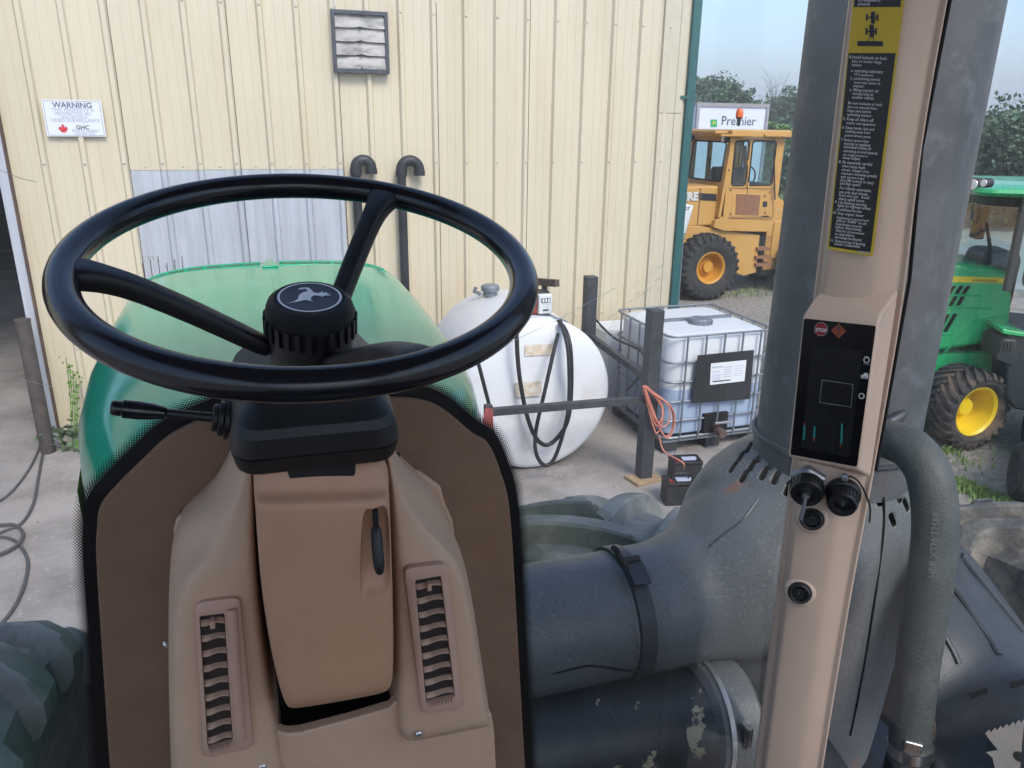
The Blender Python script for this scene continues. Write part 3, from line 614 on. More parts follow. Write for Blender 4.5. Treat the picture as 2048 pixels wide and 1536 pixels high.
# ------------------------------------------------------------------ lugged tyres
def tyre_mesh(c, R, wd, ri, nl, depth, axis, lugw=0.085, sweep=0.34, sq=4.0, side=None, prof=None, lean=0.0):
    """carcass turned round its axle plus two rows of slanting lugs"""
    a = Acc(); axis = V(axis).normalized(); c = V(c); hw = wd/2
    up = V((0, 0, 1)); fx = axis.cross(up).normalized(); up = fx.cross(axis).normalized()
    rad = lambda t: R*(1-0.028*abs(t)**2.2) - (R*0.05*max(0, (abs(t)-0.85)/0.15)**2 if abs(t) > 0.85 else 0)
    P = [(ri, -hw*0.72), (ri+0.02*R, -hw*0.86), (ri+(R-ri)*0.35, -hw*1.02), (ri+(R-ri)*0.68, -hw*1.03)]
    P += [(rad(t), hw*t) for t in (-0.96, -0.8, -0.5, 0, 0.5, 0.8, 0.96)]
    P += [(ri+(R-ri)*0.68, hw*1.03), (ri+(R-ri)*0.35, hw*1.02), (ri+0.02*R, hw*0.86), (ri, hw*0.72)]
    seg = 72; rings = [[c + axis*h + (up*math.cos(2*PI*k/seg)+fx*math.sin(2*PI*k/seg))*r for k in range(seg)] for r, h in P]
    a.loft(rings, False)
    # each lug: a bar that starts just past the centre line, slants outwards and wraps down over the shoulder
    ctl = [(-0.08, rad(0), 0, 1, 0.8)] + [(u, rad(u), 0, 1, 1.0) for u in (0.0, 0.12, 0.25, 0.38, 0.5, 0.62, 0.74, 0.84, 0.91)] + [(0.97, R*0.945, 0.35, 0.94, 1.0), (1.015, R*0.915, 0.75, 0.66, 0.85), (1.04, R*0.885, 0.93, 0.36, 0.55), (1.045, R*0.855, 1, 0.1, 0.15)]
    for s in (-1, 1):
        for k in range(nl):
            th0 = 2*PI*(k + (0.5 if s > 0 else 0))/nl; rs = []
            for u, r, nx_, nr, hk in ctl:
                t = min(1, max(0, u)); th = th0 + sweep*t**0.9; w0 = lugw/R*(0.95+0.3*t); w1 = w0*0.74; xx = s*hw*u
                def q(d, a_): return c + axis*(xx + s*nx_*d) + (up*math.cos(a_)+fx*math.sin(a_))*(r + nr*d)
                d1 = depth*hk
                rs.append([q(-0.012, th-w0/2), q(d1*0.88, th-w1/2-0.03*w0), q(d1, th-w1/2+0.06*w0), q(d1, th+w1/2-0.06*w0), q(d1*0.88, th+w1/2+0.03*w0), q(-0.012, th+w0/2)])
            a.loft(rs, True)
    return a
AY, AZ = 1.58, 0.89
def tractor_wheel(x, m, sw, AY=1.58):
    t = tyre_mesh((x, AY, AZ), 0.90, 0.56, 0.54, 20, 0.062, (1, 0, 0), lugw=0.105, sweep=sw).mk('tyre', m, tr, ang=26)
    Acc().lathe([(0.001, -0.05), (0.3, -0.05), (0.5, -0.15), (0.545, -0.2), (0.545, 0.2), (0.5, 0.15), (0.3, 0.06), (0.001, 0.06)], (x, AY, AZ), (1, 0, 0), seg=36).mk('rim', 'dark_plastic', t)
tractor_wheel(CX-0.895, 'tyre_dusty', 0.30, 1.52); tractor_wheel(CX+0.895, 'tyre_dusty', -0.30, 1.74); tractor_wheel(2.30, 'tyre_muddy', -0.30, 1.3)
# ------------------------------------------------------------------ exhaust / air stack on the right
SC = PR(1671, 865, 1.62); SR = 0.156; SX, SY = SC.x, SC.y; sz0 = SC.z-0.06
stack = Acc().lathe([(SR+0.004, -0.02), (SR+0.004, 0.055), (SR, 0.06), (SR, 1.5), (SR*0.9, 1.5), (SR*0.9, 0.0)], (SX, SY, sz0), (0, 0, 1), seg=64).mk('exhaust_stack', 'stack_paint', tr)
back = V((SX, SY, 0)).normalized(); sd_ = V((back.y, -back.x, 0))
Acc().lathe([(0.055, 0), (0.055, 1.5), (0.001, 1.5)], V((SX, SY, sz0+0.05)) + sd_*(SR-0.080) + back*0.05, (0, 0, 1), seg=24).mk('side_tube', 'stack_paint', stack)
Acc().tube([V((SX, SY, sz0+0.055)) + (back*math.cos(2*PI*k/48) + sd_*math.sin(2*PI*k/48))*(SR+0.006) for k in range(48)], 0.006, seg=6, closed=True).mk('stack_band', 'band_steel', stack)
# shroud: widening foot of the stack blended with the cross pipe
PYc = 1.19; pz = Z(-0.935); pr = 0.128
body = Acc()
def el(cx, cy, z, a_, b_, n=40): return [V((cx, cy, z)) + sd_*(a_*math.cos(2*PI*k/n)) + back*(b_*math.sin(2*PI*k/n)) for k in range(n)]
zt = sz0+0.03
body.loft([el(SX-sd_.x*o_, SY-sd_.y*o_, zt-d_, a_, b_) for o_, d_, a_, b_ in ((0, 0, 0.142, 0.142), (0.02, 0.035, 0.182, 0.16), (0.04, 0.09, 0.215, 0.18), (0.05, 0.16, 0.240, 0.195), (0.055, 0.24, 0.255, 0.20), (0.05, 0.36, 0.245, 0.20), (0.03, 0.62, 0.212, 0.19), (0.02, 0.98, 0.175, 0.17))])
arm = Acc(); cs = []
for t, x, dz, r in ((0, 0.60, 0, pr), (0.1, 0.72, 0.0, pr), (0.3, 0.79, 0.015, pr*1.08), (0.5, 0.86, 0.045, pr*1.35), (0.8, 0.98, 0.08, pr*1.65), (1, SX+0.02, 0.12, pr*1.4)):
    cs.append([V((x, PYc + r*math.cos(2*PI*k/36), pz+dz + r*math.sin(2*PI*k/36))) for k in range(36)])
body.loft(cs); Bt = body.mk('shroud', 'shroud_paint')
rm = Bt.modifiers.new('r', 'REMESH'); rm.mode = 'VOXEL'; rm.voxel_size = 0.011
sm = Bt.modifiers.new('s', 'SMOOTH'); sm.iterations = 8; sm.factor = 0.6
bake(Bt)
for p in Bt.data.polygons: p.use_smooth = True
attach(Bt, tr); shroud = Bt
def bvh(o):
    me = o.data; return BVHTree.FromPolygons([v.co.copy() for v in me.vertices], [tuple(p.vertices) for p in me.polygons])
tree = bvh(shroud)
def on(x, y, tree=tree):
    d = ray(x, y).normalized(); h = tree.ray_cast(E0, d); return (h[0], h[1]) if h[0] else (None, None)
# cooling slots cut into the shroud
cut = Acc()
for (x, y, dx, dy) in [(1519, 886, 8, -12), (1499, 894, 8, -12), (1482, 912, 8, -12), (1466, 934, 8, -12), (1541, 896, 8, -13), (1521, 912, 8, -13), (1504, 930, 8, -13), (1488, 952, 8, -13), (1545, 925, 8, -14), (1528, 946, 8, -14), (1552, 955, 7, -14), (1577, 977, 7, -15), (1771, 957, 6, 12), (1800, 943, 6, 12), (1757, 1000, 5, 13), (1796, 993, 6, 13), (1823, 982, 5, 13), (1818, 930, 5, 10), (1785, 1040, 5, 13), (1778, 985, 5, 12), (1812, 1010, 5, 12), (1835, 1005, 4, 12)]:
    p, n = on(x, y); q, n2 = on(x+dx, y+dy); q2, _ = on(x-dx, y-dy)
    if p and q and q2:
        t = (q-q2).normalized(); n = n.normalized(); s_ = n.cross(t).normalized(); L_ = min(0.05, (q-q2).length)/2; r = 0.0062
        o = []
        for k in range(13):
            a = -PI/2 + PI*k/12; o.append(t*(L_-r+r*math.cos(a)) + s_*(r*math.sin(a)))
        for k in range(13):
            a = PI/2 + PI*k/12; o.append(t*(-L_+r+r*math.cos(a)) + s_*(r*math.sin(a)))
        cut.prism([p + v + n*0.02 for v in o], -n*0.045)
C_ = cut.mk('cut', 'gap_black'); shroud.data.materials.append(MATS['gap_black'])
whole = shroud.data.copy()
for solver in ('EXACT', 'FAST'):
    bo = shroud.modifiers.new('c', 'BOOLEAN'); bo.operation = 'DIFFERENCE'; bo.object = C_; bo.solver = solver
    if solver == 'EXACT': bo.material_mode = 'TRANSFER'; bo.use_self = True
    bake(shroud)
    if len(shroud.data.vertices) > len(whole.vertices)*0.8: break
    shroud.data = whole.copy()
bpy.data.objects.remove(C_)
print('shroud', solver, len(whole.vertices), len(shroud.data.vertices))
# fold line on the shroud's right side, weld seam at its left
def seam(pts, r, m, par, name):
    o = []
    for x, y in pts:
        p, n = on(x, y)
        if p: o.append(p+n*r*0.3)
    if len(o) > 1: Acc().tube(catmull(o, 4), r, seg=6).mk(name, m, par)
seam([(1748, 930), (1765, 985), (1768, 1030), (1765, 1080), (1752, 1180), (1735, 1290), (1715, 1400), (1700, 1470)], 0.0022, 'gap_black', shroud, 'fold_line')
seam([(1517, 998), (1490, 1035), (1470, 1052), (1445, 1070), (1418, 1094)], 0.0020, 'band_steel', shroud, 'weld_seam')
# cross pipe, band clamp with latch
pipe = Acc().lathe([(pr-0.006, 0), (pr-0.003, 0.004), (pr-0.003, 0.40), (pr-0.006, 0.405)], (0.34, PYc, pz), (1, 0, 0), seg=64).mk('cross_pipe', 'shroud_paint', tr)
bx = PY(1322, 1200, PYc-pr).x
band = Acc().lathe([(pr, 0), (pr+0.005, 0.002), (pr+0.005, 0.034), (pr, 0.036)], (bx-0.034, PYc, pz), (1, 0, 0), seg=64).mk('band_clamp', 'band_steel', tr)
la = Acc(); tp = V((bx-0.017, PYc-0.055, pz+pr*0.93+0.012))
la.box(tp+V((0, -0.012, 0.0)), (0.036, 0.05, 0.008), Matrix.Rotation(0.45, 3, 'X')); la.mk('latch_plate', 'band_steel', band, bevel=0.002)
Acc().tube(catmull([tp+V((-0.02, 0.0, 0.012)), tp+V((-0.03, 0.01, 0.028)), tp+V((-0.035, 0.015, 0.04)), tp+V((-0.043, 0.012, 0.048))], 4), 0.006, seg=8).mk('latch_lever', 'matt_black', band)
Acc().tube([tp+V((-0.03, 0.012, 0.016)), tp+V((0.012, 0.012, 0.016))], 0.008, seg=10).mk('latch_pin', 'matt_black', band)
Acc().tube(catmull([PY(1075, 1352, PYc-0.12), PY(1125, 1343, PYc-0.125), PY(1170, 1333, PYc-0.128), PY(1195, 1333, PYc-0.128), PY(1270, 1343, PYc-0.125), PY(1310, 1340, PYc-0.125)], 4), 0.0022, seg=6).mk('dent_crease', 'gap_black', pipe)
# lower pipe with peeling paint, steel clamp, grey sleeve
lz = PY(1200, 1388, 1.06).z; LYc = 1.06; lr = 0.105
lp = Acc().lathe([(lr, 0), (lr, 0.52), (lr-0.01, 0.525)], (0.28, LYc+0.03, lz-lr), V((1, -0.07, -0.045)), seg=56).mk('lower_pipe', 'peeling_pipe', tr)
kx = PY(1478, 1450, LYc-lr).x
kl = Acc().lathe([(lr, 0), (lr+0.0165, 0.001), (lr+0.0165, 0.011), (lr, 0.012)], (kx-0.008, LYc+0.003, lz-lr-0.018), (1, -0.07, -0.045), seg=56).mk('hose_clamp', 'dull_steel', tr)
sc_ = PY(1497, 1470, LYc-lr-0.01); Acc().tube([sc_+V((0, 0, 0.018)), sc_-V((0, 0, 0.025))], 0.008, seg=12).mk('clamp_screw', 'clamp_steel', kl)
Acc().lathe([(lr+0.002, 0), (lr+0.012, 0.012), (lr+0.014, 0.09), (lr+0.004, 0.10)], (kx-0.03, LYc+0.003, lz-lr-0.018), (1, -0.07, -0.045), seg=48).mk('pipe_sleeve', 'shroud_paint', tr)
Acc().box((0.86, 1.28, Z(-1.72)), (0.95, 0.72, 0.75)).mk('engine_deck', 'matt_black', tr, bevel=0.02)
Acc().bar(PY(1140, 1397, 1.22), PY(1420, 1372, 1.24), 0.10, 0.03).mk('support_plate', 'band_steel', tr, bevel=0.003)
Acc().prism([PZ(*p, Z(-1.12)) for p in ((1655, 1470), (1700, 1536), (1740, 1620), (1560, 1620), (1600, 1480))], (0, 0, -0.05)).mk('bracket_plate', 'band_steel', tr, bevel=0.004)
# rubber hose over the right side
def pr_(x, y, r): return PR(x, y, r)
hs = catmull([pr_(1752, 872, 1.50), pr_(1782, 880, 1.43), pr_(1822, 898, 1.385), pr_(1854, 940, 1.36), pr_(1868, 1000, 1.345), pr_(1870, 1070, 1.335), pr_(1858, 1180, 1.32), pr_(1842, 1280, 1.31), pr_(1829, 1380, 1.30), pr_(1821, 1470, 1.29), pr_(1817, 1540, 1.285), pr_(1815, 1600, 1.28)], 7)
hos = Acc().tube(hs, [0.0345+0.0015*math.sin(i*0.05) for i in range(len(hs))], seg=28).mk('rubber_hose', 'hose_rubber', tr)
def ringband(c, ax_, r, wd, m, nm, par): return Acc().lathe([(r-0.004, -wd/2), (r, -wd/2), (r, wd/2), (r-0.004, wd/2)], c, ax_, seg=36).mk(nm, m, par)
c1 = pr_(1821, 1496, 1.2885); kc = ringband(c1, hs[-9]-hs[-3], 0.0375, 0.020, 'clamp_steel', 'hose_clamp', hos)
tocam = (E0-c1).normalized(); Acc().box(c1+tocam*0.039+V((0.004, 0, 0.003)), (0.03, 0.016, 0.024), Matrix.Rotation(-0.7, 3, 'Z')).mk('clamp_screw', 'clamp_steel', kc, bevel=0.004)
Acc().tube([c1+V((0, 0, -0.03)), c1+V((-0.002, 0, -0.2))], 0.036, seg=28).mk('hose_socket', 'matt_black', hos)
c2 = pr_(1790, 838, 1.46); Acc().tube([c2+V((-0.03, 0.0, -0.015)), c2+V((0.01, 0, 0.004)), c2+V((0.022, 0, 0.012))], [0.011, 0.011, 0.005], seg=10).mk('clamp_screw', 'band_steel', hos)
ringband(pr_(1768, 872, 1.466), V((0.8, -0.5, 0.1)), 0.039, 0.018, 'band_steel', 'hose_clamp', hos)
th = bvh(hos)
mid = []
for i in range(9):
    p, n = on(1880+0-i*1.2, 1010+i*18, th)
    if p: mid.append((p, n))
if len(mid) > 3:
    p0, n0 = mid[-1]; yd = (mid[0][0]-mid[-1][0]).normalized()
    text('lettering', 'HBR XTM 32588', p0+n0*0.003, yd, n0.cross(yd), width=(mid[0][0]-mid[-1][0]).length*0.9, m='hose_print', parent=hos)
# black plastic fender / tank at the right, with pressed ribs and a slotted flange
FR = [[(1880, 1085, 1.50), (1915, 1082, 1.62), (1960, 1128, 1.66), (2060, 1268, 1.66), (2160, 1400, 1.66)],
      [(1850, 1250, 1.42), (1905, 1230, 1.47), (1970, 1255, 1.52), (2070, 1340, 1.54), (2170, 1440, 1.54)],
      [(1850, 1418, 1.36), (1900, 1388, 1.38), (1960, 1362, 1.41), (2060, 1340, 1.45), (2170, 1340, 1.47)],
      [(1850, 1428, 1.34), (1905, 1398, 1.36), (1965, 1372, 1.385), (2060, 1352, 1.42), (2170, 1350, 1.44)],
      [(1850, 1480, 1.31), (1915, 1440, 1.325), (1975, 1412, 1.345), (2070, 1384, 1.37), (2180, 1376, 1.38)],
      [(1850, 1500, 1.31), (1920, 1456, 1.32), (1985, 1428, 1.335), (2075, 1400, 1.35), (2185, 1392, 1.37)],
      [(1845, 1620, 1.22), (1920, 1600, 1.22), (2000, 1590, 1.22), (2090, 1570, 1.22), (2200, 1550, 1.22)]]
g_ = Acc(); rows = [[PR(*q) for q in r] for r in FR]; nR = len(rows[0])
vs = [p for r in rows for p in r]; vs += [p + V((0.05, 0.08, -0.10)) for r in rows for p in r]; K = len(rows)*nR
fs = [(i*nR+j, i*nR+j+1, (i+1)*nR+j+1, (i+1)*nR+j) for i in range(len(rows)-1) for j in range(nR-1)]
fend = mk('fender', vs[:K], fs, 'fender_black', tr, sub=3)
sol = fend.modifiers.new('t', 'SOLIDIFY'); sol.thickness = 0.012; sol.offset = -1
bake(fend); tf = bvh(fend)
for p in fend.data.polygons: p.use_smooth = True
def fl(pts, r, nm, m='fender_black'):
    o = [on(x, y, tf) for x, y in pts]; o = [p+n*(-r*0.1) for p, n in o if p]
    if len(o) > 1: Acc().tube(catmull(o, 5), r, seg=8).mk(nm, m, fend)
fl([(1922, 1110), (1960, 1160), (2000, 1208), (2044, 1262)], 0.007, 'rib'); fl([(1900, 1165), (1940, 1220), (1975, 1270), (1998, 1310)], 0.007, 'rib'); fl([(1885, 1265), (1905, 1300), (1918, 1328)], 0.006, 'rib')
for q in (((1940, 1388), (1974, 1377), (1977, 1386), (1943, 1398)), ((2020, 1366), (2060, 1356), (2062, 1366), (2023, 1377))):
    o = [on(x, y, tf) for x, y in q]
    if all(p for p, n in o): Acc().prism([p+n*0.0015 for p, n in o], (0, 0, -0.002)).mk('flange_slot', 'gap_black', fend, smooth=False)
# ------------------------------------------------------------------ cab shell
cabm = 'post_tan'
FLZ = Z(-1.5); RFZ = Z(0.62)
roof = Acc().box((CX, -0.15, RFZ+0.06), (1.72, 2.4, 0.12)).mk('cab_roof', 'brown_panel', tr, bevel=0.03)
Acc().box((CX, -0.15, RFZ+0.125), (1.76, 2.44, 0.01)).mk('roof_skin', 'hood_green', roof)
Acc().box((CX, -0.1, FLZ-0.04), (1.5, 2.0, 0.08)).mk('cab_floor', 'matt_black', tr)
Acc().box((CX, -1.12, FLZ+0.45), (1.5, 0.06, 0.9)).mk('cab_rear_panel', 'brown_panel', tr, bevel=0.01)
for s in (-1, 1):
    Acc().box((CX+s*0.78, -0.25, FLZ+0.33), (0.06, 1.68, 0.66)).mk('cab_side_panel', 'brown_panel', tr, bevel=0.01)
    Acc().box((CX+s*0.74, -1.10, (FLZ+RFZ)/2), (0.10, 0.10, RFZ-FLZ)).mk('cab_post', cabm, tr, bevel=0.02)
Acc().box((CX-0.745, 0.84, (FLZ+RFZ)/2), (0.09, 0.12, RFZ-FLZ)).mk('cab_post', cabm, tr, bevel=0.02)
# windscreen and side glass
WS = 0.95
ws = mk('windscreen', [(CX-0.70, WS, FLZ), (0.80, WS, FLZ), (0.80, WS, RFZ), (CX-0.70, WS, RFZ)], [(0, 1, 2, 3)], 'windscreen_glass', tr, smooth=False)
mk('side_window', [(0.84, 0.78, FLZ+0.66), (0.84, -1.05, FLZ+0.66), (0.84, -1.05, RFZ), (0.84, 0.78, RFZ)], [(0, 1, 2, 3)], 'windscreen_glass', tr, smooth=False)
mk('side_window', [(CX-0.79, 0.78, FLZ+0.66), (CX-0.79, -1.05, FLZ+0.66), (CX-0.79, -1.05, RFZ), (CX-0.79, 0.78, RFZ)], [(0, 1, 2, 3)], 'windscreen_glass', tr, smooth=False)
for a, b, r in (((0, 742), (110, 775), 0.0003), ((0, 340), (75, 365), 0.0003), ((962, 712), (1232, 575), 0.0003)):
    Acc().tube([PY(*a, WS-0.002), PY((a[0]+b[0])/2+3, (a[1]+b[1])/2+4, WS-0.002), PY(*b, WS-0.002)], r, seg=5).mk('scratch', 'decal_white', ws)
rnd = random.Random(3); wz = Acc()
for i in range(46):
    x = rnd.uniform(1175, 1330); y = 690-(x-1175)*1.0 + rnd.gauss(0, 16); L_ = rnd.uniform(8, 30)
    wz.tube([PY(x, y, WS-0.002), PY(x+L_*0.86, y-L_*0.55, WS-0.002)], 0.00016, seg=4)
stuff(wz.mk('wiper_scratches', 'decal_white', ws))
# ------------------------------------------------------------------ firewall cover, black glass border with fading dots
YB = 0.93
op = [(232, 1700), (219, 1536), (205, 1330), (192, 1125), (193, 1060), (199, 1016), (229, 977), (283, 923), (337, 874), (396, 844), (470, 818), (600, 800), (700, 796), (785, 797), (849, 803), (893, 824), (947, 869), (977, 888), (1001, 942), (1021, 1026), (1035, 1250), (1051, 1536), (1062, 1700)]
oc_ = catmull([PY(x, y, YB) for x, y in op], 6)
Acc().prism([V((p.x, YB, p.z)) for p in oc_], (0, 0.012, 0)).mk('firewall_cover', 'brown_panel', tr, bevel=0.003)
def offs(pts, d):
    o = []
    for i, p in enumerate(pts):
        a = pts[max(0, i-2)]; b = pts[min(len(pts)-1, i+2)]; t = (b-a).normalized(); n = V((-t.z, 0, t.x)); o.append(p + n*d)
    return o
sgn = 1 if offs(oc_, 0.01)[20].x < oc_[20].x else -1
b1 = offs(oc_, 0.0165*sgn)
Acc().prism([V((p.x, WS-0.006, p.z)) for p in b1], (0, 0.004, 0)).mk('glass_border', 'frit', ws, smooth=False)
# resample the border by length and lay the rows of dots
def resample(pts, step):
    o = [pts[0]]; acc = 0
    for a, b in zip(pts, pts[1:]):
        L_ = (b-a).length; 
        while acc + L_ >= step:
            f = (step-acc)/L_; a = a.lerp(b, f); o.append(a); L_ = (b-a).length; acc = 0
        acc += L_
    return o
dots = Acc()
base = [V((p.x, WS-0.004, p.z)) for p in b1]
for j, (off_, r) in enumerate(((0.0003, 0.0017), (0.0022, 0.0016), (0.0041, 0.00145), (0.0060, 0.00125), (0.0079, 0.00105), (0.0098, 0.0008), (0.0116, 0.00055))):
    rs_ = resample(base, 0.0021)
    oo = offs(rs_, off_*sgn)
    for p in oo[(j % 2)::2]: dots.disc(p, (0, -1, 0), r*0.93, 8)
stuff(dots.mk('border_dots', 'frit', ws, smooth=False))
# ------------------------------------------------------------------ steering wheel
WC = V((0.045, 0.732, Z(-0.124))); tilt = math.radians(15.9)
wa = V((1, 0, -0.014)).normalized(); wb_ = V((0, math.cos(tilt), math.sin(tilt))); wb_ = (wb_-wa*wa.dot(wb_)).normalized(); wn = wa.cross(wb_)
def wp(ang, r, d): return WC + (wa*math.cos(ang) + wb_*math.sin(ang))*r - wn*d
WR, wt = 0.2008, 0.0136
sw_ = bpy.data.objects.new('steering_wheel', None); COL.objects.link(sw_); sw_.location = WC; attach(sw_, tr); sw_.empty_display_size = 0.1
Acc().tube([wp(2*PI*k/120, WR, 0) for k in range(120)], wt, seg=24, closed=True).mk('rim', 'wheel_black', sw_)
def wang(x, y): p = PP(x, y, WC, wn)-WC; return math.atan2(p.dot(wb_), p.dot(wa))
def spoke(ang, pull):
    # rounded-rectangle section swept from the rim down to the hub
    path = [(WR-0.002, 0.0, 0.023, 0.0115), (WR-0.018, 0.003, 0.0155, 0.0112), (WR-0.035, 0.009, 0.0122, 0.0106), (WR-0.055, 0.018, 0.0112, 0.0102), (0.10, 0.047, 0.0106, 0.0098), (0.06, 0.075, 0.0106, 0.0095), (0.035, 0.092, 0.0106, 0.0090)]
    rs = []; et = wa*(-math.sin(ang)) + wb_*math.cos(ang); er = wa*math.cos(ang) + wb_*math.sin(ang)
    P_ = [wp(ang, r, d) for r, d, _, _ in path]
    for i, (r, d, hw, hh) in enumerate(path):
        t = (P_[min(i+1, len(P_)-1)] - P_[max(i-1, 0)]).normalized(); up = et.cross(t).normalized()
        if up.dot(wn) < 0: up = -up
        rs.append([P_[i] + et*(hw*math.copysign(abs(math.cos(a))**0.55, math.cos(a))) + up*(hh*math.copysign(abs(math.sin(a))**0.75, math.sin(a))) for a in [2*PI*k/20 for k in range(20)]])
    sp = Acc().loft(rs).mk('spoke', 'grain_black', sw_, sub=1)
    i = 2; q = P_[3]-er*0.0; j = Acc()
    j.tube([q + et*(0.0152*math.copysign(abs(math.cos(a))**0.55, math.cos(a))) + wn*(0.0126*math.copysign(abs(math.sin(a))**0.75, math.sin(a))) for a in [2*PI*k/32 for k in range(32)]], 0.0007, seg=5, closed=True)
    return sp
for x, y in ((775, 388), (140, 545), (905, 782)): spoke(wang(x, y), 0)
hub = Acc().lathe([(0.036, 0.052), (0.0412, 0.056), (0.0412, 0.07), (0.040, 0.105), (0.044, 0.135)], WC, -wn, seg=56).mk('hub', 'grain_black', sw_)
capz = 0.036
cp = Acc().lathe([(0.001, capz+0.001), (0.0312, capz+0.001), (0.0325, capz), (0.0350, capz+0.0006), (0.0390, capz+0.0040), (0.0410, capz+0.009), (0.0418, capz+0.015), (0.0418, capz+0.036), (0.040, capz+0.039)], WC, -wn, seg=64).mk('hub_cap', 'leather_black', sw_, ang=50)
kn = Acc()
for k in range(26):
    a = 2*PI*k/26; p = wp(a, 0.0422, capz+0.0265); er = wa*math.cos(a)+wb_*math.sin(a); et = wa*(-math.sin(a))+wb_*math.cos(a)
    Rm = Matrix((er, et, wn)).transposed(); Acc().box(p, (0.0045, 0.0056, 0.019), Rm).mk('grip_tooth', 'grain_black', cp, bevel=0.0008)
Acc().lathe([(0.001, -0.0004), (0.0305, -0.0004), (0.0308, 0.0006)], WC - wn*capz, -wn, seg=56).mk('emblem_disc', 'emblem_grey', cp)
rg = Acc(); rg.loft([[wp(2*PI*k/64, 0.0276, capz-0.0009) for k in range(64)], [wp(2*PI*k/64, 0.0296, capz-0.0009) for k in range(64)]], False); rg.mk('emblem_ring', 'emblem_silver', cp, smooth=False)
# leaping deer, head to the right
deer = [(-0.80, -0.42), (-0.55, -0.30), (-0.40, -0.12), (-0.36, 0.12), (-0.22, 0.34), (-0.02, 0.44), (-0.10, 0.60), (-0.30, 0.56), (-0.36, 0.60), (-0.24, 0.70), (0.00, 0.70), (0.10, 0.50), (0.16, 0.30), (0.30, 0.24), (0.40, 0.28), (0.48, 0.38), (0.46, 0.24), (0.66, 0.30), (0.56, 0.20), (0.74, 0.12), (0.58, 0.12), (0.72, 0.0), (0.50, 0.04), (0.42, -0.06), (0.34, 0.04), (0.16, 0.08), (0.06, -0.02), (0.0, -0.22), (0.10, -0.36), (-0.04, -0.30), (-0.16, -0.22), (-0.40, -0.32)]
mk('emblem_deer', [WC - wn*(capz-0.0010) + wa*(x*0.0275) + wb_*(y*0.0275) for x, y in deer], [tuple(range(len(deer)))], 'emblem_silver', cp, smooth=False)

# ------------------------------------------------------------------ steering column: black switch box, stalk, tan cover
col = bpy.data.objects.new('steering_column', None); COL.objects.link(col); col.location = wp(0, 0, 0.2); attach(col, tr); col.empty_display_size = 0.1
def wq(a, b, d): return WC + wa*a + wb_*b - wn*d
def rbox(a0, a1, b0, b1, d, r):
    return [wq(p.x, p.y, d) for p in rrect(a0, a1, b0, b1, 0, r, 5)]
A0, A1, B0, B1 = -0.083, 0.079, -0.074, 0.085
up_ = Acc().loft([rbox(-0.04, 0.04, -0.03, 0.03, 0.105, 0.02), rbox(A0+0.022, A1-0.022, B0+0.030, B1, 0.122, 0.02), rbox(A0+0.014, A1-0.014, B0+0.016, B1, 0.131, 0.022), rbox(A0+0.008, A1-0.008, B0+0.006, B1, 0.137, 0.022), rbox(A0+0.004, A1-0.004, B0+0.001, B1, 0.145, 0.022), rbox(A0, A1, B0-0.002, B1, 0.1655, 0.022)]).mk('switch_box', 'grain_black', col, ang=22)
Acc().loft([rbox(A0+0.003, A1-0.003, B0+0.001, B1, 0.1645, 0.022), rbox(A0+0.003, A1-0.003, B0+0.001, B1, 0.1675, 0.022)]).mk('box_joint', 'gap_black', up_)
Acc().loft([rbox(A0, A1, B0-0.002, B1, 0.167, 0.022), rbox(A0+0.003, A1-0.003, B0+0.001, B1, 0.186, 0.022), rbox(A0+0.012, A1-0.012, B0+0.012, B1, 0.193, 0.018)]).mk('switch_box_base', 'grain_black', col, ang=48)
Acc().prism([PY(x, y, 0.7135) for x, y in ((575, 930), (712, 915), (711, 968), (703, 973), (590, 986), (578, 980))], (0, 0.03, 0)).mk('tilt_latch', 'matt_black', col, bevel=0.002)
YS_ = 0.775
a_, b_ = PY(222, 815, YS_), PY(455, 838, YS_); sx_ = (b_-a_)
st = Acc().tube([a_, a_+sx_*0.02, a_+sx_*0.09, a_+sx_*0.10, a_+sx_*0.22, a_+sx_*0.34, a_+sx_*0.44, a_+sx_*0.45, a_+sx_*0.47], [0.0062, 0.0075, 0.0075, 0.0090, 0.0092, 0.0082, 0.0062, 0.0062, 0.0045], seg=20).mk('stalk', 'wheel_black', col)
Acc().tube([a_+sx_*0.46, a_+sx_*0.9], [0.0042, 0.0050], seg=14).mk('stalk_rod', 'matt_black', st)
for i, (t, r) in enumerate(((0.89, 0.014), (0.945, 0.018), (1.0, 0.021))):
    Acc().tube([a_+sx_*(t-0.03), a_+sx_*(t-0.018), a_+sx_*(t+0.018), a_+sx_*(t+0.03)], [r*0.8, r, r, r*0.8], seg=24).mk('bellows_ring', 'matt_black', st)
# tan column cover: cage of control points rounded by subdivision
rowsC = [(915, 507, 781, 0.716), (985, 507, 783, 0.712), (1000, 508, 783, 0.702), (1014, 509, 784, 0.694), (1035, 511, 785, 0.693), (1180, 520, 790, 0.694), (1300, 538, 792, 0.697), (1380, 556, 792, 0.700), (1412, 566, 789, 0.703), (1422, 572, 784, 0.712), (1424, 574, 780, 0.76)]
vs, fs = [], []
for y, xl_, xr_, Y in rowsC:
    yl = y; yr = y - (12 if y < 1200 else 12 + 26*(y-1200)/224)
    pl_, pr2 = PY(xl_, yl, Y), PY(xr_, yr, Y)
    vs += [V((pl_.x+0.002, 0.90, pl_.z)), V((pl_.x, Y+0.03, pl_.z)), V((pl_.x, Y+0.007, pl_.z)), pl_+V((0.007, 0, 0)), pl_.lerp(pr2, 0.5), pr2+V((-0.007, 0, 0)), V((pr2.x, Y+0.007, pr2.z)), V((pr2.x, Y+0.03, pr2.z)), V((pr2.x-0.002, 0.90, pr2.z))]
n9 = 9
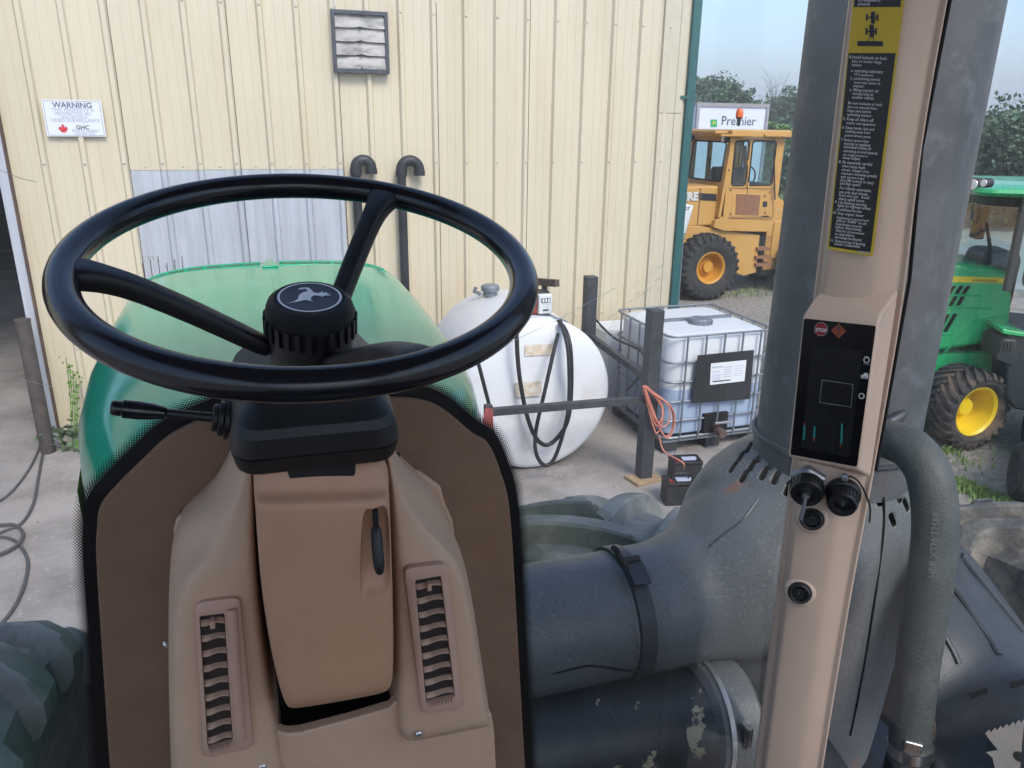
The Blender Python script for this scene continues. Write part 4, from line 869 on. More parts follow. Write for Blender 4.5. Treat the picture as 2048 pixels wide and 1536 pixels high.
for i in range(len(rowsC)-1):
    for j in range(n9-1): fs.append((i*n9+j, i*n9+j+1, (i+1)*n9+j+1, (i+1)*n9+j))
fs.append(tuple(range((len(rowsC)-1)*n9, len(rowsC)*n9))); fs.append(tuple(range(n9))[::-1])
fs.append(tuple(i*n9 for i in range(len(rowsC)))[::-1] if False else tuple([i*n9 for i in range(len(rowsC))] + [i*n9+8 for i in reversed(range(len(rowsC)))]))
cov = mk('column_cover', vs, fs, 'tan_plastic', col, sub=3)
# thumb pocket for the tilt lever
tray = Acc()
pk = [PY(x, y, 0.693) for x, y in ((728, 1030), (748, 1020), (776, 1020), (783, 1105), (780, 1180), (752, 1192), (724, 1194), (722, 1110))]
ck = catmull(pk, 4, True); cen = sum(ck, V())/len(ck)
def sc(f, dy): return [V((cen.x+(p.x-cen.x)*f, p.y+dy, cen.z+(p.z-cen.z)*f)) for p in ck]
tray.loft([sc(1.10, -0.02), sc(1.04, -0.001), sc(0.96, 0.006), sc(0.80, 0.013), sc(0.4, 0.0145)])
tc_ = tray.mk('cut', 'tan_plastic')
bo = cov.modifiers.new('c', 'BOOLEAN'); bo.operation = 'DIFFERENCE'; bo.object = tc_; bo.solver = 'EXACT'
bake(cov); bpy.data.objects.remove(tc_)
for p in cov.data.polygons: p.use_smooth = True
cov.data.set_sharp_from_angle(angle=math.radians(50))
Acc().box((PY(751, 1037, 0.70).x, 0.701, PY(751, 1035, 0.70).z), (0.0042, 0.016, 0.022)).mk('lever_slot', 'gap_black', cov)
lv = [PY(750, 1040, 0.708), PY(752, 1056, 0.697), PY(754, 1085, 0.690), PY(757, 1118, 0.684), PY(759, 1138, 0.682), PY(760, 1148, 0.682)]
Acc().tube(catmull(lv, 4), [0.0016, 0.0016, 0.0018, 0.002, 0.0045, 0.005, 0.0054, 0.0056, 0.0057, 0.0058, 0.0058, 0.0058, 0.0058, 0.0058, 0.0056, 0.0054, 0.005, 0.0046, 0.0040, 0.0032, 0.0016][:len(catmull(lv, 4))], seg=16).mk('tilt_lever', 'matt_black', col)
# ------------------------------------------------------------------ console pods with air vents
con = bpy.data.objects.new('console', None); COL.objects.link(con); con.location = (CX, 0.8, Z(-0.9)); attach(con, tr); con.empty_display_size = 0.1
YF = 0.755
def pod(rows, side):
    vs, fs = [], []
    for row in rows:
        y, o_, r_, i_ = row[:4]; dy_ = row[4] if len(row) > 4 else 0; dd = row[5] if len(row) > 5 else 0
        f = min(1, max(0, (y-905)/250)); yf = YF + 0.035*(1-f) + dd
        yo = 0.86
        O, R_, I = PY(o_, y, yo), PY(r_, y, yf), PY(i_, y+dy_, yf)
        s = 1 if side < 0 else -1
        vs += [V((O.x+0.001*s, 0.928, O.z-0.01)), O, O.lerp(R_, 0.55), R_+(O-R_)*0.08, R_+(I-R_)*0.07, R_.lerp(I, 0.5), R_.lerp(I, 0.86), I+V((0, 0.004, 0)), I+V((0.002*s, 0.022, 0)), I+V((0.002*s, 0.14, 0))]
    n = 10
    for i in range(len(rows)-1):
        for j in range(n-1): fs.append((i*n+j, i*n+j+1, (i+1)*n+j+1, (i+1)*n+j))
    return mk('console_pod', vs, fs, 'pod_plastic', con, sub=3)
podL = pod([(900, 470, 492, 503), (960, 440, 488, 505), (1000, 416, 470, 506), (1046, 354, 449, 507), (1095, 337, 430, 508), (1145, 334, 380, 510), (1200, 333, 353, 514), (1300, 334, 344, 524), (1400, 336, 344, 540), (1470, 338, 345, 553), (1600, 343, 350, 570)], -1)
podR = pod([(885, 782, 776, 768), (930, 806, 786, 778), (982, 876, 802, 784), (1046, 904, 834, 790), (1100, 926, 900, 793), (1140, 936, 926, 795), (1220, 950, 944, 797), (1330, 966, 961, 798), (1430, 981, 976, 799), (1444, 984, 979, 803, 30), (1450, 985, 981, 808, 34, 0.004), (1453, 985, 981, 812, 35, 0.02), (1454, 985, 981, 814, 35, 0.06)], 1)
# frayed foam edges behind the pods
fo = Acc()
for s_, pts in ((-1, [(470, 915), (458, 940), (440, 975), (414, 992), (408, 1003), (352, 1040), (345, 1070), (400, 1070), (480, 960)]), (1, [(778, 915), (790, 905), (812, 936), (845, 948), (882, 975), (890, 1005), (905, 1040), (910, 1070), (850, 1060), (790, 950)])):
    Acc().prism([PY(x, y, 0.895) for x, y in pts], (0, 0.012, 0)).mk('foam_edge', 'pod_plastic', con, bevel=0.003)
# black sheet painting the shade in the gap behind column
Acc().prism([PY(x, y, 0.88) for x, y in ((480, 920), (800, 910), (830, 1700), (500, 1700))], (0, 0.01, 0)).mk('well_shade', 'gap_black', con)
# lower front panel and right cover edge
lw = [(540, 1440), (552, 1462), (575, 1468), (600, 1466), (700, 1440), (778, 1416), (795, 1400), (900, 1400), (984, 1430), (990, 1470), (1000, 1720), (540, 1720)]
Acc().prism([PY(x, y, 0.772) for x, y in lw], (0, 0.016, 0)).mk('lower_panel', 'pod_plastic', con, bevel=0.006, seg=3)
for x, y, Y in ((837, 1468, YF-0.001), (525, 1534, 0.757)):
    sc2 = Acc().lathe([(0.0045, 0), (0.0045, 0.0015), (0.003, 0.0028), (0.001, 0.003)], PY(x, y, Y), (0, -1, 0), seg=14).mk('screw', 'clamp_steel', con)
Acc().lathe([(0.005, 0), (0.005, 0.002), (0.003, 0.004)], PY(333, 1288, 0.86), (-1, -0.4, 0), seg=12).mk('screw', 'clamp_steel', con)
Acc().prism([PY(x, y, 0.748) for x, y in ((553, 1452), (560, 1452), (562, 1720), (550, 1720))], (0, -0.0, 0.0001)) 
# air vents
def vent(frame, opening, n, strip, Y):
    v = bpy.data.objects.new('air_vent', None); COL.objects.link(v); v.location = PY(*frame[0], Y); attach(v, con); v.empty_display_size = 0.05
    F_ = [PY(x, y, Y) for x, y in frame]; O_ = [PY(x, y, Y) for x, y in opening]
    def rnd_poly(P, r):
        o = []
        for i, p in enumerate(P):
            a = (P[i-1]-p).normalized(); b = (P[(i+1) % len(P)]-p).normalized()
            for k in range(5): t = k/4; o.append((p+a*r)*(1-t)**2 + p*2*t*(1-t) + (p+b*r)*t*t)
        return o
    A_, B_ = rnd_poly(F_, 0.010), rnd_poly(O_, 0.0025)
    dn = V((0, -1, 0)); vs = []
    A2 = [p + (sum(A_, V())/len(A_)-p)*0.05 for p in A_]
    a = Acc(); lay = [[p+dn*-0.004 for p in A_], [p+dn*0.004 for p in A_], [p+dn*0.006 for p in A2], [p+dn*0.006 for p in B_], [p+dn*-0.006 for p in B_]]
    a.loft(lay, False); a.mk('vent_frame', 'vent_plastic', v, ang=50)
    Acc().prism([p+dn*0.0006 for p in A2], (0, 0.0012, 0)).mk('vent_back', 'vent_shade', v, smooth=False)  # dark plate stands in for the shade of a recess behind the slats
    tl, trr, br, bl = O_
    for k in range(n):
        t0 = (k+0.55)/n
        L_ = tl.lerp(bl, t0); R_ = trr.lerp(br, t0); rs = []
        for j in range(9):
            u = j/8; p = L_.lerp(R_, 0.03+u*0.94); wv = 0.0022*(math.sin(u*PI)**2) - 0.0016*math.sin(u*2*PI)
            rs.append([p+V((0, -0.0058, wv*0.7-0.0006)), p+V((0, 0.0002, wv*0.2+0.0026)), p+V((0, 0.0003, wv*0.2+0.0008)), p+V((0, -0.0058, wv*0.7-0.0024))])
        Acc().loft(rs).mk('vent_slat', 'slat_plastic', v, ang=60)
    cbar = Acc(); 
    cbar.bar(tl.lerp(trr, 0.62)+V((0, 0.001, -0.01)), bl.lerp(br, 0.62)+V((0, 0.001, 0.008)), 0.0018, 0.003); cbar.mk('link_rod', 'vent_plastic', v)
    tb_ = tl.lerp(trr, 0.5).lerp(bl.lerp(br, 0.5), 0.035); Acc().box(tb_+V((0, -0.006, -0.004)), (0.005, 0.010, 0.009)).mk('vent_tab', 'vent_plastic', v, bevel=0.001)
    if strip: 
        q = [PY(x, y, Y-0.004) for x, y in strip]; c_ = Acc(); rs = []
        for t in range(9):
            a2 = PI*t/8; u = 0.5-0.5*math.cos(a2); d = 0.006*math.sin(a2); rs.append([q[0].lerp(q[1], u)+V((0, -d, 0)), q[3].lerp(q[2], u)+V((0, -d, 0))])
        c_.loft(rs, False, ringclosed=False); c_.mk('vent_barrel', 'vent_plastic', v, ang=60)
    wh = bl.lerp(br, 0.1); 
    for k in range(9): Acc().box(bl.lerp(br, 0.08+0.1*k)+V((0, -0.007, -0.003)), (0.0014, 0.004, 0.006)).mk('wheel_notch', 'vent_plastic', v)
vent([(390, 1202), (481, 1190), (508, 1490), (407, 1512)], [(399, 1226), (449, 1220), (466, 1476), (416, 1490)], 9, [(451, 1217), (476, 1212), (494, 1476), (468, 1482)], YF-0.001)
vent([(806, 1134), (893, 1124), (924, 1414), (842, 1422)], [(828, 1155), (880, 1146), (908, 1386), (850, 1400)], 9, None, YF-0.001)

# ------------------------------------------------------------------ right cab post with display, decal and sockets
PN = V((-0.67, -0.74, 0)).normalized(); PU = V((0.74, -0.67, 0)).normalized(); P0 = PR(1665, 800, 1.08)
def pp(x, y, w=0.0): return PP(x, y, P0+PN*w, PN)
rowsP = [(-260, 1727, 1735, 1850, 1926, 1945), (0, 1697, 1705, 1818, 1880, 1897), (300, 1660, 1670, 1781, 1824, 1840), (560, 1632, 1643, 1752, 1800, 1816), (760, 1604, 1616, 1722, 1768, 1782), (940, 1580, 1592, 1694, 1736, 1750), (1150, 1556, 1572, 1656, 1696, 1710), (1340, 1532, 1547, 1628, 1664, 1678), (1536, 1507, 1522, 1600, 1634, 1646), (1900, 1460, 1475, 1550, 1580, 1592)]
vs, fs = [], []
for y, a, b, c_, d, e in rowsP:
    W1 = 0.020
    vs += [pp(a, y, -0.03), pp(a, y, 0.0), pp(a+3, y, 0.004), pp(b-2, y, 0.004), pp(b, y, 0.006), pp(b+6, y, W1), pp(b+12, y, W1+0.001), pp((b+c_)/2, y, W1+0.003), pp(c_-8, y, W1), pp(c_+6, y, W1-0.003), pp(d-3, y, 0.004), pp(d, y, 0.002), pp(e-4, y, 0.005), pp(e, y, 0.004), pp(e, y, -0.03)]
n = 15
for i in range(len(rowsP)-1):
    for j in range(n-1): fs.append((i*n+j, i*n+j+1, (i+1)*n+j+1, (i+1)*n+j))
fs += [tuple([i*n for i in range(len(rowsP))] + [i*n+n-1 for i in reversed(range(len(rowsP)))])]
post = mk('cab_post', vs, fs, 'post_tan', tr, sub=2); post['label'] = 'tan corner post carrying a black display and a safety decal'
# rubber seal behind its right edge
Acc().tube([pp(1900, 0, 0.0), pp(1843, 300, 0.0), pp(1819, 560, 0.0), pp(1752, 940, 0)], 0.0022, seg=8).mk('seal', 'gap_black', post)
# display housing
f4 = [(1604, 632), (1758, 647), (1718, 941), (1576, 914)]
k4 = [(1640, 588), (1802, 580), (1744, 952), (1585, 902)]
W2 = 0.040
t4 = [(1622, 602), (1768, 617)]
hv_ = [pp(*p, W2) for p in f4] + [pp(*t4[0], W2-0.012), pp(*t4[1], W2-0.012)] + [pp(1638, 584, 0.018), pp(1800, 576, 0.012), pp(1742, 956, 0.008), pp(1583, 912, 0.008)]
hf_ = [(0, 1, 2, 3), (4, 5, 1, 0), (6, 7, 5, 4), (1, 5, 7, 8, 2), (3, 2, 8, 9), (0, 3, 9, 6, 4), (6, 9, 8, 7)]
hou = mk('display_housing', hv_, hf_, 'post_tan', post, bevel=0.004, seg=3)
def quad(nm, pts, w, m, par, th=0.0006, rad=0.0):
    P = [pp(*p, w) for p in pts]
    if rad:
        o = []
        for i, p in enumerate(P):
            a = (P[i-1]-p).normalized(); b = (P[(i+1) % len(P)]-p).normalized()
            for k in range(5): t = k/4; o.append((p+a*rad)*(1-t)**2 + p*2*t*(1-t) + (p+b*rad)*t*t)
        P = o
    return Acc().prism(P, -PN*th).mk(nm, m, par, smooth=False)
W3 = W2+0.0012
scn = quad('display_face', [(1608, 637), (1752, 652), (1714, 934), (1581, 909)], W3, 'screen_black', post, 0.002, 0.003)
quad('display_screen', [(1624, 690), (1726, 702), (1698, 915), (1601, 895)], W3+0.0006, 'screen_grey', scn, 0.0008, 0.002)
def rline(pts, w, th, m, par, nm='screen_line', closed=True):
    Acc().tube([pp(*p, w) for p in pts], th, seg=5, closed=closed).mk(nm, m, par)
W4 = W3+0.0012
rline([(1644, 760), (1706, 769), (1702, 814), (1639, 805)], W4, 0.0004, 'icon_grey', scn)
for x, y0, y1 in ((1607, 850, 880), (1627.5, 853, 876), (1682, 847, 888)):
    quad('gauge_bar', [(x, y0), (x+4, y0+0.5), (x+2.5, y1), (x-1.5, y1-0.5)], W4, 'bar_teal', scn)
for x, y0, y1 in ((1608, 845, 850), (1626, 876, 882), (1679.5, 888, 893)): quad('gauge_mark', [(x, y0), (x+3, y0), (x+3, y1), (x, y1)], W4, 'stop_red', scn)
def poly(cx, cy, r, n, a0): return [(cx+r*math.cos(a0+2*PI*k/n), cy+r*1.0*math.sin(a0+2*PI*k/n)) for k in range(n)]
quad('stop_sign_edge', poly(1642, 658.5, 14.5, 8, PI/8), W4, 'icon_grey', scn); quad('stop_sign', poly(1642, 658.5, 13.2, 8, PI/8), W4+0.0004, 'stop_red', scn)
def ptext(s_, x, y, w, wd, m, par, dx=(1, 0.1), bold=0.0, hm=1.2):
    o = pp(x, y, w); xd = (pp(x+20*dx[0], y+20*dx[1], w)-o).normalized(); yd = PN.cross(xd); 
    return text('lettering', s_, o, xd, yd, width=(pp(x+wd, y, w)-o).length, m=m, parent=par, bold=bold, lift=0.0002, height=hm)
ptext('STOP', 1631, 662.5, W4+0.0008, 22, 'decal_white', scn, bold=0.03)
quad('warning_diamond', [(1677, 646.5), (1692, 663), (1677, 677), (1662, 661)], W4, 'warn_orange', scn)
quad('warning_mark', [(1675, 651), (1679.5, 651), (1678, 665), (1676.3, 665)], W4+0.0004, 'ink', scn); quad('warning_mark', poly(1677, 669.5, 2, 8, 0), W4+0.0004, 'ink', scn)
rline(poly(1733, 720, 5.5, 12, 0), W4, 0.0005, 'decal_white', scn, 'engine_icon'); ptext('n/min', 1727, 729, W4, 12, 'icon_grey', scn); quad('engine_icon_top', [(1729.5, 712.5), (1737, 713), (1736.8, 716), (1729.3, 715.5)], W4, 'icon_grey', scn)
quad('tractor_icon', [(1722, 750), (1727, 750), (1728, 746), (1735, 746.5), (1736.5, 753), (1722, 753)], W4, 'decal_white', scn); rline(poly(1725, 753, 2, 8, 0), W4, 0.0005, 'decal_white', scn, 'tractor_icon'); rline(poly(1733, 752.5, 3, 10, 0), W4, 0.0006, 'decal_white', scn, 'tractor_icon')
rline([(1721, 756), (1735, 757)], W4, 0.00035, 'decal_white', scn, 'arrow_icon', False)
rline([(1723+(4.6 if k % 2 else 5.8)*math.cos(2*PI*k/24), 792+(4.6 if k % 2 else 5.8)*math.sin(2*PI*k/24)) for k in range(24)], W4, 0.0005, 'decal_white', scn, 'gear_icon')
# safety decal
WD = 0.0255
dcl = quad('safety_decal', [(1711, -40), (1814, -40), (1746, 513), (1654.5, 498)], WD, 'decal_yellow', post, 0.0014, 0.004)
quad('decal_field', [(1713, -40), (1805, -40), (1801, 14), (1707.5, 14)], WD+0.0003, 'decal_black', dcl, 0.0003)
quad('decal_field', [(1697.5, 106), (1791.5, 106), (1741, 506), (1658, 493)], WD+0.0003, 'decal_black', dcl, 0.0003)
WT = WD+0.0006
Lz = [(262, 26, 'pictured.'), (262, 5, 'and equipment as'), (213, 318, '4.'), (232, 318, 'Install lock-pin or lock-'), (230, 339, 'bars on tractor hinge'), (229, 360, 'before:'), (225, 391, 'a. operating stationary'), (242, 412, 'PTO equipment.'), (222, 433, 'b. performing service'), (239, 455, 'work near center of'), (236, 475, 'tractor.'), (216, 496, 'c. lifting tractor or'), (232, 517, 'transporting on'), (230, 537, 'another vehicle.'), (208, 568, 'Be sure lock-pin or lock-'), (206, 589, 'bars are removed from'), (204, 610, 'hinge area before'), (201, 631, 'operating tractor.'), (180, 655, '5. Keep all riders off'), (198, 677, 'tractor and equipment'), (176, 702, '6. Keep hands, feet and'), (192, 723, 'clothing away from'), (189, 745, 'power-driven parts.'), (169, 768, '7. Reduce speed when'), (186, 790, 'turning or applying'), (184, 809, 'individual brakes or'), (182, 830, 'operating around hazards,'), (180, 850, 'on rough ground or'), (178, 868, 'steep slopes.'), (157, 891, '8. Be especially careful'), (173, 913, 'when using single'), (171, 933, 'wheels. Danger of an'), (169, 953, 'overturn increases greatly'), (167, 972, 'with narrow tread'), (165, 991, '(2m [80 inches] or less)'), (163, 1009, 'and high speed.'), (162, 1034, 'For hillside operation,'), (159, 1055, 'use only dual wheels,'), (157, 1073, 'front and rear.  Avoid'), (155, 1093, 'sharp uphill turns.'), (135, 1111, '9. Use flashing warning'), (150, 1130, 'lights on highway unless'), (148, 1151, 'prohibited by law.'), (127, 1170, '10. Stop engine, lower'), (145, 1195, 'implement to ground and'), (143, 1213, 'shift to "PARK" or set'), (141, 1231, 'hand-brake securely'), (139, 1248, 'before dismounting.'), (138, 1267, 'Wait for all movement'), (136, 1285, 'to stop before'), (134, 1303, 'servicing machinery.'), (112, 1322, '11. Remove key if leaving'), (131, 1340, 'tractor unattended.'), (262, 1384, 'R120177 S')]
for zx, zy, s_ in Lz:
    x, y = 1620+zx*0.3646, zy*0.3646; wd = len(s_)*7.7*0.3646
    ptext(s_, x, y+1.0, WT, wd, 'decal_white', dcl, dx=(1, 0.02 + 0.10*min(1, zy/1300)), bold=0.012)
# pictogram of an articulated tractor from above, pulling a bar
pc_ = Acc()
def pq_(x0, y0, x1, y1): pc_.prism([pp(x0, y0, WT), pp(x1, y0+0.4, WT), pp(x1, y1+0.4, WT), pp(x0, y1, WT)], -PN*0.0003)
for x0, y0, x1, y1 in ((1742, 23, 1750, 47), (1737, 33, 1755, 36), (1732, 28, 1736, 41), (1753, 28, 1757, 41), (1739, 49, 1748, 74), (1735, 61, 1751, 64), (1731, 56, 1735, 69), (1750, 56, 1754, 69), (1715, 82, 1766, 92)): pq_(x0, y0, x1, y1)
pc_.tube([pp(1740, 73, WT), pp(1735, 83, WT)], 0.0004, seg=4); pc_.tube([pp(1746, 73, WT), pp(1748, 83, WT)], 0.0004, seg=4)
pc_.mk('decal_pictogram', 'ink', dcl, smooth=False)
# sockets and blanking plugs
def boss(x, y, r, w, nm, col_='post_tan'):
    return Acc().lathe([(r*1.45, -0.004), (r*1.42, 0.001), (r*1.25, 0.0045), (r*1.08, 0.005), (r, 0.002), (r*0.98, -0.004)], pp(x, y, w), PN + V((0, 0, 0.18)), seg=36).mk(nm, col_, post, ang=60)
for x, y in ((1624, 1036), (1600, 1183)):
    b = boss(x, y, 0.0155, 0.0215, 'plug_boss'); ax_ = PN+V((0, 0, 0.12))
    k_ = Acc().lathe([(0.0155, 0), (0.0155, 0.009), (0.013, 0.0115), (0.0105, 0.0105), (0.009, 0.006), (0.001, 0.006)], pp(x, y, 0.0215), ax_, seg=32).mk('plug', 'grain_black', b, ang=40)
    Acc().lathe([(0.006, 0), (0.0055, 0.004), (0.003, 0.0045), (0.001, 0.003)], pp(x, y, 0.0275), ax_, seg=6).mk('plug_screw', 'matt_black', b)
def connector(x, y, r, nut):
    ax_ = (PN + V((0, 0, -0.22))).normalized(); c_ = pp(x, y, 0.018)
    k_ = Acc().lathe([(r*1.22, 0), (r*1.22, 0.010), (r*1.1, 0.013)], c_, ax_, seg=6 if nut else 28).mk('socket', 'cage_steel' if nut else 'grain_black', post, bevel=0.0015)
    Acc().lathe([(r, 0.012), (r, 0.030), (r*0.93, 0.034), (r*0.6, 0.033), (r*0.55, 0.030), (r*0.2, 0.031), (0.001, 0.034)], c_, ax_, seg=40).mk('socket_cap', 'grain_black', k_, ang=40)
    for j in range(22):
        a = 2*PI*j/22; u_ = ax_.orthogonal().normalized(); v_ = ax_.cross(u_); d = u_*math.cos(a)+v_*math.sin(a)
        Acc().box(c_+ax_*0.022+d*r, (0.0022, 0.0022, 0.014), Matrix((d, ax_.cross(d), ax_)).transposed()).mk('cap_rib', 'matt_black', k_)
    return k_, c_, ax_
k1, c1_, x1_ = connector(1617, 960, 0.0215, True)
Acc().tube([c1_+x1_*0.036, c1_+x1_*0.038+V((0, 0, -0.006)), c1_+x1_*0.030+V((-0.003, 0, -0.040))], [0.004, 0.0022, 0.0028], seg=8).mk('cap_tether', 'cage_steel', k1)
Acc().lathe([(0.0055, 0.033), (0.0055, 0.038), (0.001, 0.039)], c1_, x1_, seg=16).mk('tether_rivet', 'clamp_steel', k1)
Acc().prism([pp(1590, 950, 0.022), pp(1580, 958, 0.03), pp(1570, 966, 0.03), pp(1583, 968, 0.03), pp(1594, 972, 0.022)], PN*0.002).mk('socket_tab', 'cage_steel', k1)
k2, c2_, x2_ = connector(1687, 982, 0.019, False)
Acc().tube(catmull([pp(1690, 957, 0.03), pp(1700, 953, 0.034), pp(1716, 962, 0.034), pp(1730, 985, 0.03), pp(1740, 1015, 0.022), pp(1739, 1044, 0.015)], 6), 0.0013, seg=8).mk('cap_cord', 'matt_black', k2)
Acc().lathe([(0.005, 0), (0.005, 0.006), (0.002, 0.007)], pp(1690, 953, 0.028), PN, seg=14).mk('cord_rivet', 'cage_steel', k2)
# ================================================================== OTHER THINGS IN THE YARD
def wheel(parent, c, R, wd, ri, axis, tm, rm, nl, depth, lugw, sweep, dish=0.12, bolts=10, name='wheel'):
    wv = bpy.data.objects.new(name, None); COL.objects.link(wv); wv.location = c; wv.empty_display_size = 0.1; attach(wv, parent)
    tyre_mesh(c, R, wd, ri, nl, depth, axis, lugw=lugw, sweep=sweep).mk('tyre', tm, wv, ang=30)
    ax_ = V(axis).normalized(); c = V(c); h = wd/2
    Acc().lathe([(0.001, h-dish-0.02), (ri*0.45, h-dish-0.02), (ri*0.55, h-dish-0.05), (ri*0.70, h-dish-0.06), (ri*0.88, h-0.09), (ri*0.9, h-0.05), (ri, h-0.03), (ri+0.02, h-0.035), (ri+0.015, h-0.07), (ri*0.92, -h+0.05), (0.001, -h+0.06)], c, ax_, seg=40).mk('rim', rm, wv, ang=40)
    hb = Acc().lathe([(ri*0.36, h-dish-0.03), (ri*0.36, h-dish+0.03), (ri*0.32, h-dish+0.045), (0.001, h-dish+0.05)], c, ax_, seg=28).mk('hub', rm, wv)
    u_ = ax_.orthogonal().normalized(); v_ = ax_.cross(u_)
    for k in range(bolts):
        a = 2*PI*k/bolts; Acc().lathe([(ri*0.045, 0), (ri*0.045, 0.02), (0.001, 0.022)], c+ax_*(h-dish-0.03)+(u_*math.cos(a)+v_*math.sin(a))*ri*0.47, ax_, seg=6).mk('wheel_bolt', rm, wv)
    return wv
# ------------------------------------------------------------------ yellow wheel loader
LS = 11.95
def L(x, y, Y=LS): return PY(x, y, Y)
xa, xb = L(1452, 360).x, L(1556, 360).x; zr1 = L(1500, 257).z; zr0 = L(1500, 276).z; zb = L(1500, 432).z; zd = L(1500, 462).z
LW = 1.25
ld = thing('wheel_loader', 'old yellow wheel loader with glazed cab parked past the shed corner', 'loader', ((xa+xb)/2, LS+0.6, 0))
cab = bpy.data.objects.new('cab', None); COL.objects.link(cab); cab.location = (xa, LS, zb); attach(cab, ld)
w1 = (L(1465, 330).x, L(1493, 330).x); w2 = (L(1499, 330).x, L(1546, 330).x); wz1 = L(1500, 282).z; wz0 = L(1500, 370).z
a = Acc()
for x0, x1, z0, z1 in ((xa, w1[0], zb, zr0), (w1[1], w2[0], wz0, wz1), (w2[1], xb, zb, zr0), (w1[0], w2[1], wz1, zr0), (w1[0], w2[1], zb, wz0)):
    for yy in (LS, LS+LW): a.box(((x0+x1)/2, yy, (z0+z1)/2), (x1-x0, 0.05, z1-z0))
a.mk('cab_side', 'loader_yellow', cab, smooth=False)
def sealed_window(P, par, gm='loader_glass', r=0.06, th=0.014):
    o = []
    for i, p in enumerate(P):
        a_ = (P[i-1]-p).normalized(); b_ = (P[(i+1) % len(P)]-p).normalized()
        for k in range(5): t = k/4; o.append((p+a_*r)*(1-t)**2 + p*2*t*(1-t) + (p+b_*r)*t*t)
    wn_ = mk('window', o, [tuple(range(len(o)))], gm, par, smooth=False)
    Acc().tube(o, th, seg=6, closed=True).mk('window_seal', 'rubber_seal', par)
    return wn_
for (x0, x1) in (w1, w2):
    for yy in (LS-0.028, LS+LW+0.028): sealed_window([V((x0, yy, wz1)), V((x1, yy, wz1)), V((x1, yy, wz0)), V((x0, yy, wz0))], cab)
# rear face with inclined window
xt, xo = xa+0.02, xa-0.10
def RF(y, z): return V((xt + (xo-xt)*(zr0-z)/(zr0-zb), y, z))
fr = Acc(); 
for y0, y1, z0, z1 in ((LS-0.026, LS+0.08, zb, zr0), (LS+LW-0.08, LS+LW+0.026, zb, zr0), (LS+0.08, LS+LW-0.08, zr0-0.06, zr0), (LS+0.08, LS+LW-0.08, zb, wz0+0.05)):
    fr.prism([RF(y0, z0), RF(y1, z0), RF(y1, z1), RF(y0, z1)], (0.05, 0, 0))
fr.mk('cab_rear', 'loader_yellow', cab, smooth=False)
rw = [RF(LS+0.09, zr0-0.07), RF(LS+LW-0.09, zr0-0.07), RF(LS+LW-0.09, wz0+0.06), RF(LS+0.09, wz0+0.06)]
sealed_window([p-V((0.012, 0, 0)) for p in rw], cab)
fw_ = [V((xb+0.02, LS+0.06, wz1)), V((xb+0.02, LS+LW-0.06, wz1)), V((xb+0.05, LS+LW-0.06, zb)), V((xb+0.05, LS+0.06, zb))]
sealed_window(fw_, cab)
for yy in (LS+0.02, LS+LW-0.02, ): Acc().box((xb, yy, (zb+zr0)/2), (0.06, 0.07, zr0-zb)).mk('cab_pillar', 'loader_yellow', cab)
Acc().box((xt+0.45, LS+0.55, (wz0+zr0)/2), (0.05, 0.06, zr0-wz0)).mk('inner_pillar', 'cab_inside', cab)
Acc().bar(V((xo-0.02, LS+0.30, wz0+0.08)), V((xa-0.045, LS+0.52, zr0-0.35)), 0.018, 0.025).mk('wiper', 'rubber_seal', cab)
Acc().box(((xa+xb)/2, LS+LW/2, (zb+wz0)/2+0.02), (xb-xa-0.1, LW-0.12, wz0-zb-0.02)).mk('cab_interior', 'cab_inside', cab)
st_ = Acc().box(((xa+xb)/2-0.1, LS+LW/2, wz0+0.1), (0.45, 0.5, 0.35)).mk('seat', 'cab_inside', cab, bevel=0.05)
Acc().tube([V(((xa+xb)/2+0.35, LS+LW/2+0.2*math.cos(2*PI*k/20), wz0+0.12+0.16*math.sin(2*PI*k/20))) for k in range(20)], 0.015, seg=6, closed=True).mk('steering_wheel', 'rubber_seal', cab)
Acc().bar((xb-0.25, LS+LW/2, wz0), (xb-0.4, LS+LW/2-0.1, wz1-0.1), 0.05, 0.05).mk('console_post', 'rubber_seal', cab)
Acc().box(((xa+xb)/2+0.02, LS+LW/2, zr0+0.07), (xb-xa+0.14, LW+0.24, 0.13)).mk('roof', 'loader_yellow', cab, bevel=0.03)
for yy in (LS-0.14, LS+LW+0.14):
    for x0, x1 in ((L(1432, 262).x, L(1500, 262).x), (L(1520, 262).x, L(1583, 262).x)): Acc().box(((x0+x1)/2, yy, zr0+0.045), (x1-x0, 0.06, 0.03)).mk('roof_rail', 'loader_yellow', cab)
Acc().box((xt-0.18, LS+LW/2, zr0+0.09), (0.28, LW, 0.05)).mk('roof_visor', 'loader_yellow', cab, bevel=0.01)
bc = L(1477, 250, LS+0.35); be = Acc().lathe([(0.02, -0.02), (0.02, 0.09), (0.06, 0.11), (0.06, 0.13)], bc, (0, 0, 1), seg=16).mk('beacon_stem', 'rubber_seal', cab)
Acc().lathe([(0.062, 0.13), (0.066, 0.20), (0.055, 0.255), (0.03, 0.275), (0.001, 0.28)], bc, (0, 0, 1), seg=20).mk('beacon', 'beacon_orange', cab, ang=60)
for yy in (LS+0.05, LS+LW-0.05):
    lm = Acc().lathe([(0.06, 0.0), (0.07, 0.04), (0.07, 0.09)], (xt-0.03, yy, zr0-0.02), (-1, 0, 0), seg=16).mk('work_lamp', 'rubber_seal', cab)
    Acc().lathe([(0.001, 0.091), (0.06, 0.091), (0.06, 0.08)], (xt-0.03, yy, zr0-0.02), (-1, -0.05, 0), seg=16).mk('lamp_lens', 'lamp_lens', cab)
